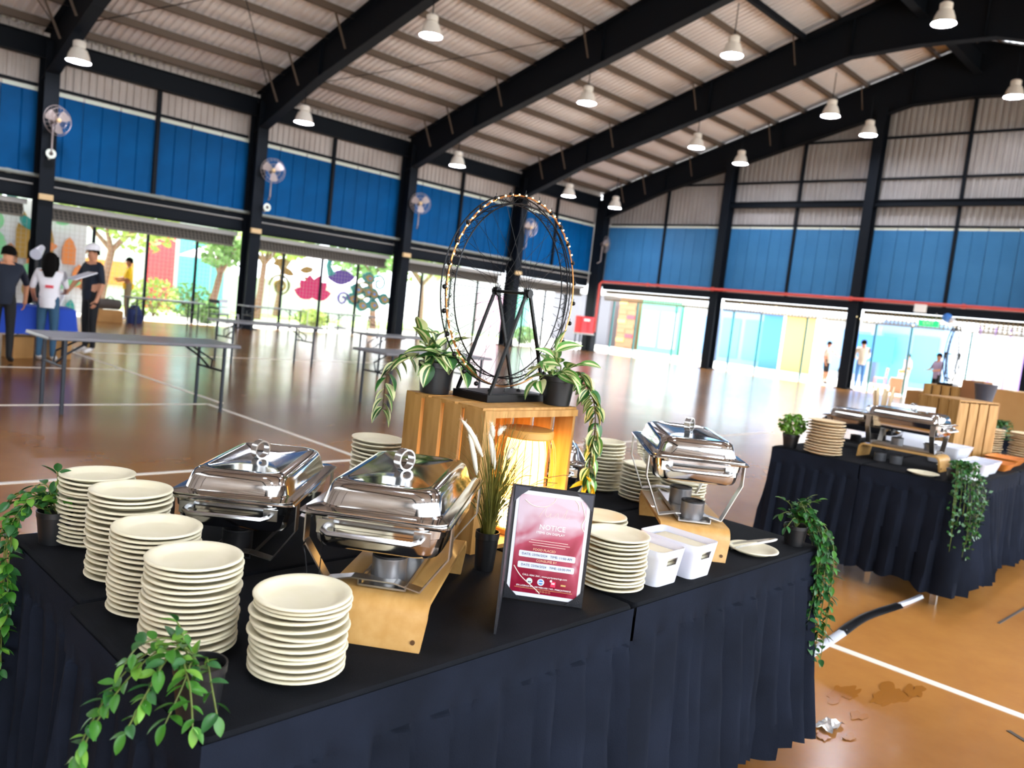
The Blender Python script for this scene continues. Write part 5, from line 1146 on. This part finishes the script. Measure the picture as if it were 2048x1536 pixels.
mat('print_white', '#ffffff', .5); mat('print_peach', '#f6c9a8', .5); mat('print_ink', '#3a4a6a', .5); mat('print_band', '#dfe4f4', .4); mat('print_gold', '#d9b072', .5); mat('print_pale', '#d8f0e0', .5); mat('print_blue', '#3a86d0', .5); mat('print_red', '#f0305a', .5); mat('print_swirl', '#f2d8cf', .5)
wr('NOTICE', .0175, .103, .1875, 'print_white'); wr('ITEMS ON DISPLAY', .0082, .1, .1735, 'print_white')
b = MB(); b.tube([(p.x, -.0049, p.z) for p in stem_curve([(.068, 0, .212), (.078, 0, .232), (.084, 0, .24), (.082, 0, .222), (.088, 0, .214), (.096, 0, .224), (.094, 0, .214), (.104, 0, .216), (.112, 0, .226), (.114, 0, .214), (.124, 0, .218), (.134, 0, .238), (.13, 0, .214), (.142, 0, .22)], 60)], .0005, 4); b.build('script_flourish', 'print_swirl', t)
for z, hw in ((.1535, .045), (.1475, .05), (.1415, .04)):
    b = MB(); b.box((.1, -.0049, z), (hw*2, .0004, .0012)); b.build('fine_print_line', 'print_swirl', t, False)
wr('FOOD PLACED', .0082, .09, .1305, 'print_peach'); wr('CONSUME BY', .0082, .098, .1035, 'print_peach')
for z in (.117, .0895):
    b = MB(); pp = rrect(.138, .0155, .003, 0, 3); b.poly([(.098+p[0], -.0049, z+p[1]) for p in pp], (0, -1, 0), .0005); b.build('text_band', 'print_band', t, False)
wr('DATE: 23/06/2024   TIME: 11:00 AM', .0082, .098, .117, 'print_ink'); wr('DATE: 23/06/2024   TIME: 03:00 PM', .0082, .098, .0895, 'print_ink')
wr('CALL: 6266 2661, www.partycaterings.com', .0062, .098, .0655, 'print_white')
wr('SFA LICENCE NO.: NE1908K1000 / NO.: IPS88234700007Z', .0054, .098, .0375, 'print_white')
def disc(x, z, r_, mt_, y=-.005, nm='emblem'):
    b = MB(); b.poly([(x+cos(2*pi*k/24)*r_, y, z+sin(2*pi*k/24)*r_) for k in range(24)], (0, -1, 0), .0005); return b.build(nm, mt_, t, False)
disc(.062, .051, .0075, 'print_pale'); disc(.0605, .049, .0018, 'print_ink', -.0056, 'emblem_figure'); disc(.0645, .049, .0018, 'print_ink', -.0056, 'emblem_figure'); disc(.09, .051, .0085, 'print_band'); disc(.09, .051, .0055, 'print_blue', -.0056, 'emblem_centre')
b = MB(); b.box((.09, -.0058, .051), (.013, .0004, .003)); b.build('emblem_bar', 'print_band', t, False)
b = MB(); b.box((.12, -.005, .050), (.012, .0005, .014)); b.build('emblem_square', 'print_red', t, False); disc(.1145, .0575, .0028, 'print_white', -.0056, 'emblem_dot')
b = MB(); b.box((.12, -.0055, .053), (.008, .0004, .0015)); b.box((.12, -.0055, .0505), (.008, .0004, .0015)); b.build('emblem_lines', 'print_white', t, False)
b = MB(); b.box((.145, -.005, .05), (.012, .0005, .004)); b.build('emblem_wordmark', 'print_gold', t, False)
b = MB(); b.box((.098, -.005, .0325), (.142, .0005, .0008)); b.build('rule_line', 'print_gold', t, False)
b = MB()
for k in range(5): b.tube([(.083+.0075*k+cos(2*pi*j/10)*.0026, -.005, .0275+sin(2*pi*j/10)*.0018) for j in range(10)], .0003, 4, True)
b.build('scroll_ornament', 'print_gold', t)
for pts in (((.03, .25), (.05, .238), (.08, .238), (.098, .25), (.104, .262)), ((.165, .262), (.178, .225), (.172, .205), (.179, .19)), ((.15, .263), (.158, .255), (.162, .24)), ((.02, .085), (.04, .06), (.075, .035), (.09, .0225))):
    b = MB(); b.tube([(p.x, -.0049, p.z) for p in stem_curve([(x, 0, z) for x, z in pts], 12)], [.0012]*13, 5); b.build('painted_swirl', 'print_swirl', t)

# ------------------------------------------------------------------ napkin bins, tongs, small things
def bin_(label, loc, rz, group):
    t = empty('napkin_bin', loc, rz, label, 'bin', group)
    lx, ly, h = .128, .2, .1; b = MB()
    low, lip = rrect(lx-.022, ly-.022, .02, .003, 3), rrect(lx, ly, .02, h, 3)
    def wall(axis, sg):
        hx = (lx if axis == 'y' else ly)/2; rows = 5; cols = [-1, -.5, 0, .5, 1]; zs_ = [.003, .04, .062, .08, h]
        pass
    # body with real handle openings: grid round the box, cells left out at both short ends
    zs_ = [0, .012, .056, .077, h]; per = []
    rings = []
    for z in zs_:
        f = 1-.14*(1-z/h); rings.append(rrect(lx*f, ly*f, .02, z, 3))
    n = len(rings[0])
    # subdivide short-end flats: insert points between the corner arcs
    def densify(r):
        out = []
        for i, p in enumerate(r):
            q = r[(i+1) % len(r)]; out.append(p); d = math.dist(p, q)
            if d > .04: out += [tuple(p[k]+(q[k]-p[k])*u for k in range(3)) for u in (.2, .8)]
        return out
    rings = [densify(r) for r in rings]; n = len(rings[0])
    fs = []; vs = [p for r in rings for p in r]
    for i in range(len(rings)-1):
        for k in range(n):
            a, c = rings[i][k], rings[i][(k+1) % n]; mx, my = (a[0]+c[0])/2, (a[1]+c[1])/2
            if i == 2 and abs(mx) < .01 and abs(my) > .06: continue
            fs.append((i*n+k, i*n+(k+1) % n, (i+1)*n+(k+1) % n, (i+1)*n+k))
    fs.append(tuple(range(n))[::-1]); b.add(vs, fs)
    o = b.build('bin_body', 'white_plastic', t, ang=50); md = o.modifiers.new('thickness', 'SOLIDIFY'); md.thickness = .0028; md.offset = -1
    return t
nap = None
for i, (x, y, lb, pos) in enumerate(((1.89, 1.235, 'white plastic bin of napkins next to the plates beside the notice', 'left'), (2.045, 1.222, 'white plastic bin of napkins nearer the raised chafing dish', 'right'))):
    bin_(lb, (x, y, .7505), R(0), 'napkin bins')
    for k in range(9):
        dz = .004+k*.009; b = MB(); b.loft([rrect(.094, .15, .004, 0), rrect(.096, .152, .004, .002), rrect(.096, .152, .004, .006), rrect(.09, .146, .004, .0075)])
        if nap is None: nap = b.build('napkin', 'napkin'); o = nap
        else: o = nap.copy(); col.objects.link(o)
        o.location = (x+.001*((k*7) % 3-1), y+.002*((k*5) % 3-1), .7525+dz); o.rotation_euler = (R(1.2*((k % 3)-1)), 0, R(1.5*((k*3) % 5-2)))
        tag(o, f'folded cream napkin, {ORD[8-k]}{" down" if k < 8 else ""} in the {pos} white napkin bin', 'napkin', f'napkins in the {pos} bin')
def tongs(label, loc, rot, L=.15, spread=.035, mt_='steel_soft'):
    t = empty('serving_tongs', loc, 0, label, 'tongs', 'serving tongs'); t.rotation_euler = rot
    for s in (-1, 1):
        b = MB(); pts = [(0, s*.004, 0), (.02, s*.011, 0), (L*.7, s*spread*.8, 0), (L*.9, s*spread, -.002), (L, s*spread*.8, -.004)]
        for p, q in zip(pts[:-1], pts[1:]): b.bar(p, q, .002, .007)
        b.build('arm', mt_, t, False)
    b = MB(); b.tube([(.008, -.006, 0), (-.002, -.004, 0), (-.004, 0, 0), (-.002, .004, 0), (.008, .006, 0)], .0022, 6); b.build('spring_bend', mt_, t)
tongs('steel tongs lying open on the lone plate near the right plant', (2.50, 1.135, .803), (0, R(16), R(128)), .15, .026, 'steel_bar')
tongs('dark tongs sticking up behind the top plate of the front-edge stack', (.862, 1.306, .875), (0, R(-42), R(62)), .1, .02, 'iron')
# cable run, scrap, right-hand buffet things
t = empty('floor_cable', (0, 0, 0), 0, 'taped cable duct on the floor between the two buffets', 'cable')
def flat(pts, mt_, nm, wd=.055):
    b = MB(); P = stem_curve(pts, 14); rows = []
    for i, p in enumerate(P):
        d = (P[min(i+1, len(P)-1)]-P[max(0, i-1)]).normalized(); s_ = V((-d.y, d.x, 0)); rows.append([p-s_*wd/2, p-s_*wd*.25+V((0, 0, .016)), p+s_*wd*.25+V((0, 0, .016)), p+s_*wd/2])
    b.loft(rows, False, False, False); b.build(nm, mt_, t, True, 60)
flat([(2.75, 1.42, .001), (3.4, 1.43, .001), (4.18, 1.47, .001)], 'cable_grey', 'grey_duct'); flat([(4.14, 1.47, .002), (4.5, 1.49, .002), (4.92, 1.45, .002)], 'cable_black', 'black_tape', .062); flat([(4.88, 1.455, .001), (5.05, 1.44, .001), (5.25, 1.43, .001)], 'white_plastic', 'white_duct', .035)
b = MB(); rnd = random.Random(4); rows = []
for i in range(7):
    rows.append([(3.02+i*.02+rnd.uniform(-.006, .006), 1.05+j*.018+rnd.uniform(-.006, .006), .004+rnd.uniform(0, .02)) for j in range(5)])
b.loft(rows, False, False, False); o = b.build('plastic_scrap', 'clear', smooth=False); tag(o, 'crumpled piece of clear plastic on the floor beside a water stain', 'litter')
# bushy pot
t = empty('bushy_plant', (5.16, 2.34, .75), 0, 'small round bushy plant in a black pot on the second buffet\'s far corner', 'plant'); pot(t, .055, .09, .75)
b = MB(); rnd = random.Random(12); leafcloud(b, (0, 0, .155), (.095, .095, .075), 520, .028, rnd); o = b.build('foliage', 'leaf_light', t, False); o['kind'] = 'stuff'
def cascade(label, loc, r_, h, seed, wd, drop, topw, n=900, mt_='leaf_dark', dirv=(-.6, -.8)):
    rnd = random.Random(seed); t = empty('trailing_plant', loc, 0, label, 'plant', 'trailing plants in black pots'); pot(t, r_, h)
    dv = V((*dirv, 0)).normalized(); sv = V((-dv.y, dv.x, 0)); b = MB(); b2 = MB()
    for k in range(16):
        a = rnd.uniform(-1, 1); q = drop*rnd.uniform(.5, 1); pts = stem_curve([(0, 0, h*.8), tuple(dv*.05+sv*a*wd*.3+V((0, 0, h+.05))), tuple(dv*.11+sv*a*wd*.5+V((0, 0, h*.4))), tuple(dv*.14+sv*a*wd*.6+V((0, 0, -q*.4))), tuple(dv*.13+sv*a*wd*.5+V((0, 0, -q)))], 16)
        b2.tube(pts, .0015, 4)
        for p in pts[2:]:
            for _ in range(n//256):
                d = V((rnd.uniform(-1, 1), rnd.uniform(-1, 1), rnd.uniform(-1.2, .4))).normalized()*rnd.uniform(.02, .034); s_ = d.cross(V((rnd.uniform(-1, 1), rnd.uniform(-1, 1), .3))).normalized()*.009; c = p+V((rnd.uniform(-.02, .02), rnd.uniform(-.02, .02), 0)); b.add([c, c+d*.45+s_, c+d, c+d*.45-s_], [(0, 1, 2, 3)])
    b2.build('stems', 'stem', t); o = b.build('foliage', mt_, t, False); o['kind'] = 'stuff'
cascade('dense dark green trailing plant on the near corner of the second buffet', (5.17, 1.33, .75), .05, .07, 1, .18, .42, .1, 1000)
cascade('green trailing plant hanging from the farthest buffet', (8.85, 1.98, .75), .08, .12, 2, .22, .5, .15, 900)
t = empty('grey_pot', (8.78, 2.12, 1.07), 0, '', 'pot')
b = MB(); b.lathe([(.07, 0), (.1, .17), (.105, .18), (.095, .18), (.065, .02)], 20); b.build('pot_body', 'leather_grey', t); tag(t, 'grey empty pot on a box of the farthest buffet', 'pot')
carton('brown box under the grey pot on the farthest buffet', (8.85, 2.15, .75), (.26, .26, .31), 0, 'cardboard_dark', 'boxes on the farthest buffet')
for i, (x, y, d, mt_, lb) in enumerate(((9.55, 2.02, (.5, .4, .44), 'cardboard', 'large brown box at the right edge on the farthest buffet'), (9.8, 2.95, (.4, .3, .3), 'cardboard', 'brown box on the farthest buffet left of the farther ferris wheel'), (9.35, 2.34, (.34, .2, .5), 'cardboard_dark', 'dark brown box right of the farther ferris wheel'))):
    carton(lb, (x, y, .75), d, 0, mt_, 'boxes on the farthest buffet')
def bowl(label, loc, lx, ly, h, mt_, nm='serving_bowl', group=None):
    t = empty(nm, loc, 0, label, 'bowl' if 'bowl' in nm else 'tray', group)
    b = MB(); b.loft([rrect(lx*.7, ly*.7, .02, .0), rrect(lx*.94, ly*.94, .03, h*.8), rrect(lx, ly, .03, h), rrect(lx*.96, ly*.96, .03, h), rrect(lx*.9, ly*.9, .03, h*.75), rrect(lx*.66, ly*.66, .02, .006)]); b.build('bowl_body' if 'bowl' in nm else 'tray_body', mt_, t)
bowl('white rectangular bowl nearest the edge of the second buffet', (5.62, 1.34, .7505), .22, .17, .085, 'white_plastic', group='white bowls'); bowl('white rectangular bowl behind and right of the nearest one', (5.88, 1.36, .7505), .22, .17, .08, 'white_plastic', group='white bowls'); bowl('larger pale plastic bowl behind the white ones', (6.02, 1.62, .7505), .34, .24, .12, 'paper', group='white bowls')
bowl('orange wooden tray at the right of the second buffet', (6.2, 1.36, .7505), .26, .2, .05, 'wood_tray', 'wooden_tray', 'orange wooden trays'); bowl('orange wooden tray at the right edge of the picture', (6.62, 1.4, .7505), .3, .22, .05, 'wood_tray', 'wooden_tray', 'orange wooden trays')
b = MB(); b.loft([rrect(.12, .09, .01, z) for z in (0, .085)]); o = b.build('white_box', 'white_plastic'); o.location = (5.36, 1.315, .7505); tag(o, 'small white box behind the trailing plant on the second buffet', 'box')
t = empty('acrylic_holder', (6.24, 1.95, .7505), R(-60), 'pale clear sheet holder standing right of the side-on chafing dish', 'holder')
b = MB(); b.box((0, 0, .17), (.3, .006, .34)); b.build('sheet', 'paper', t, False); b = MB(); b.box((0, .03, .003), (.3, .1, .006)); b.build('foot', 'white_plastic', t, False)
t = empty('utensil_jar', (6.55, 2.28, .7505), 0, 'jar of pale wooden utensils behind the second buffet dish', 'jar')
b = MB(); b.lathe([(.05, 0), (.055, .14), (.05, .14), (.046, .01)], 18); b.build('jar_body', 'can_dark', t)
for k in range(7): b = MB(); a = 2*pi*k/7; b.bar((cos(a)*.02, sin(a)*.02, .01), (cos(a)*.08, sin(a)*.08, .4+.02*(k % 3)), .025, .006); b.build('wooden_spoon', 'plate_tan', t, False)
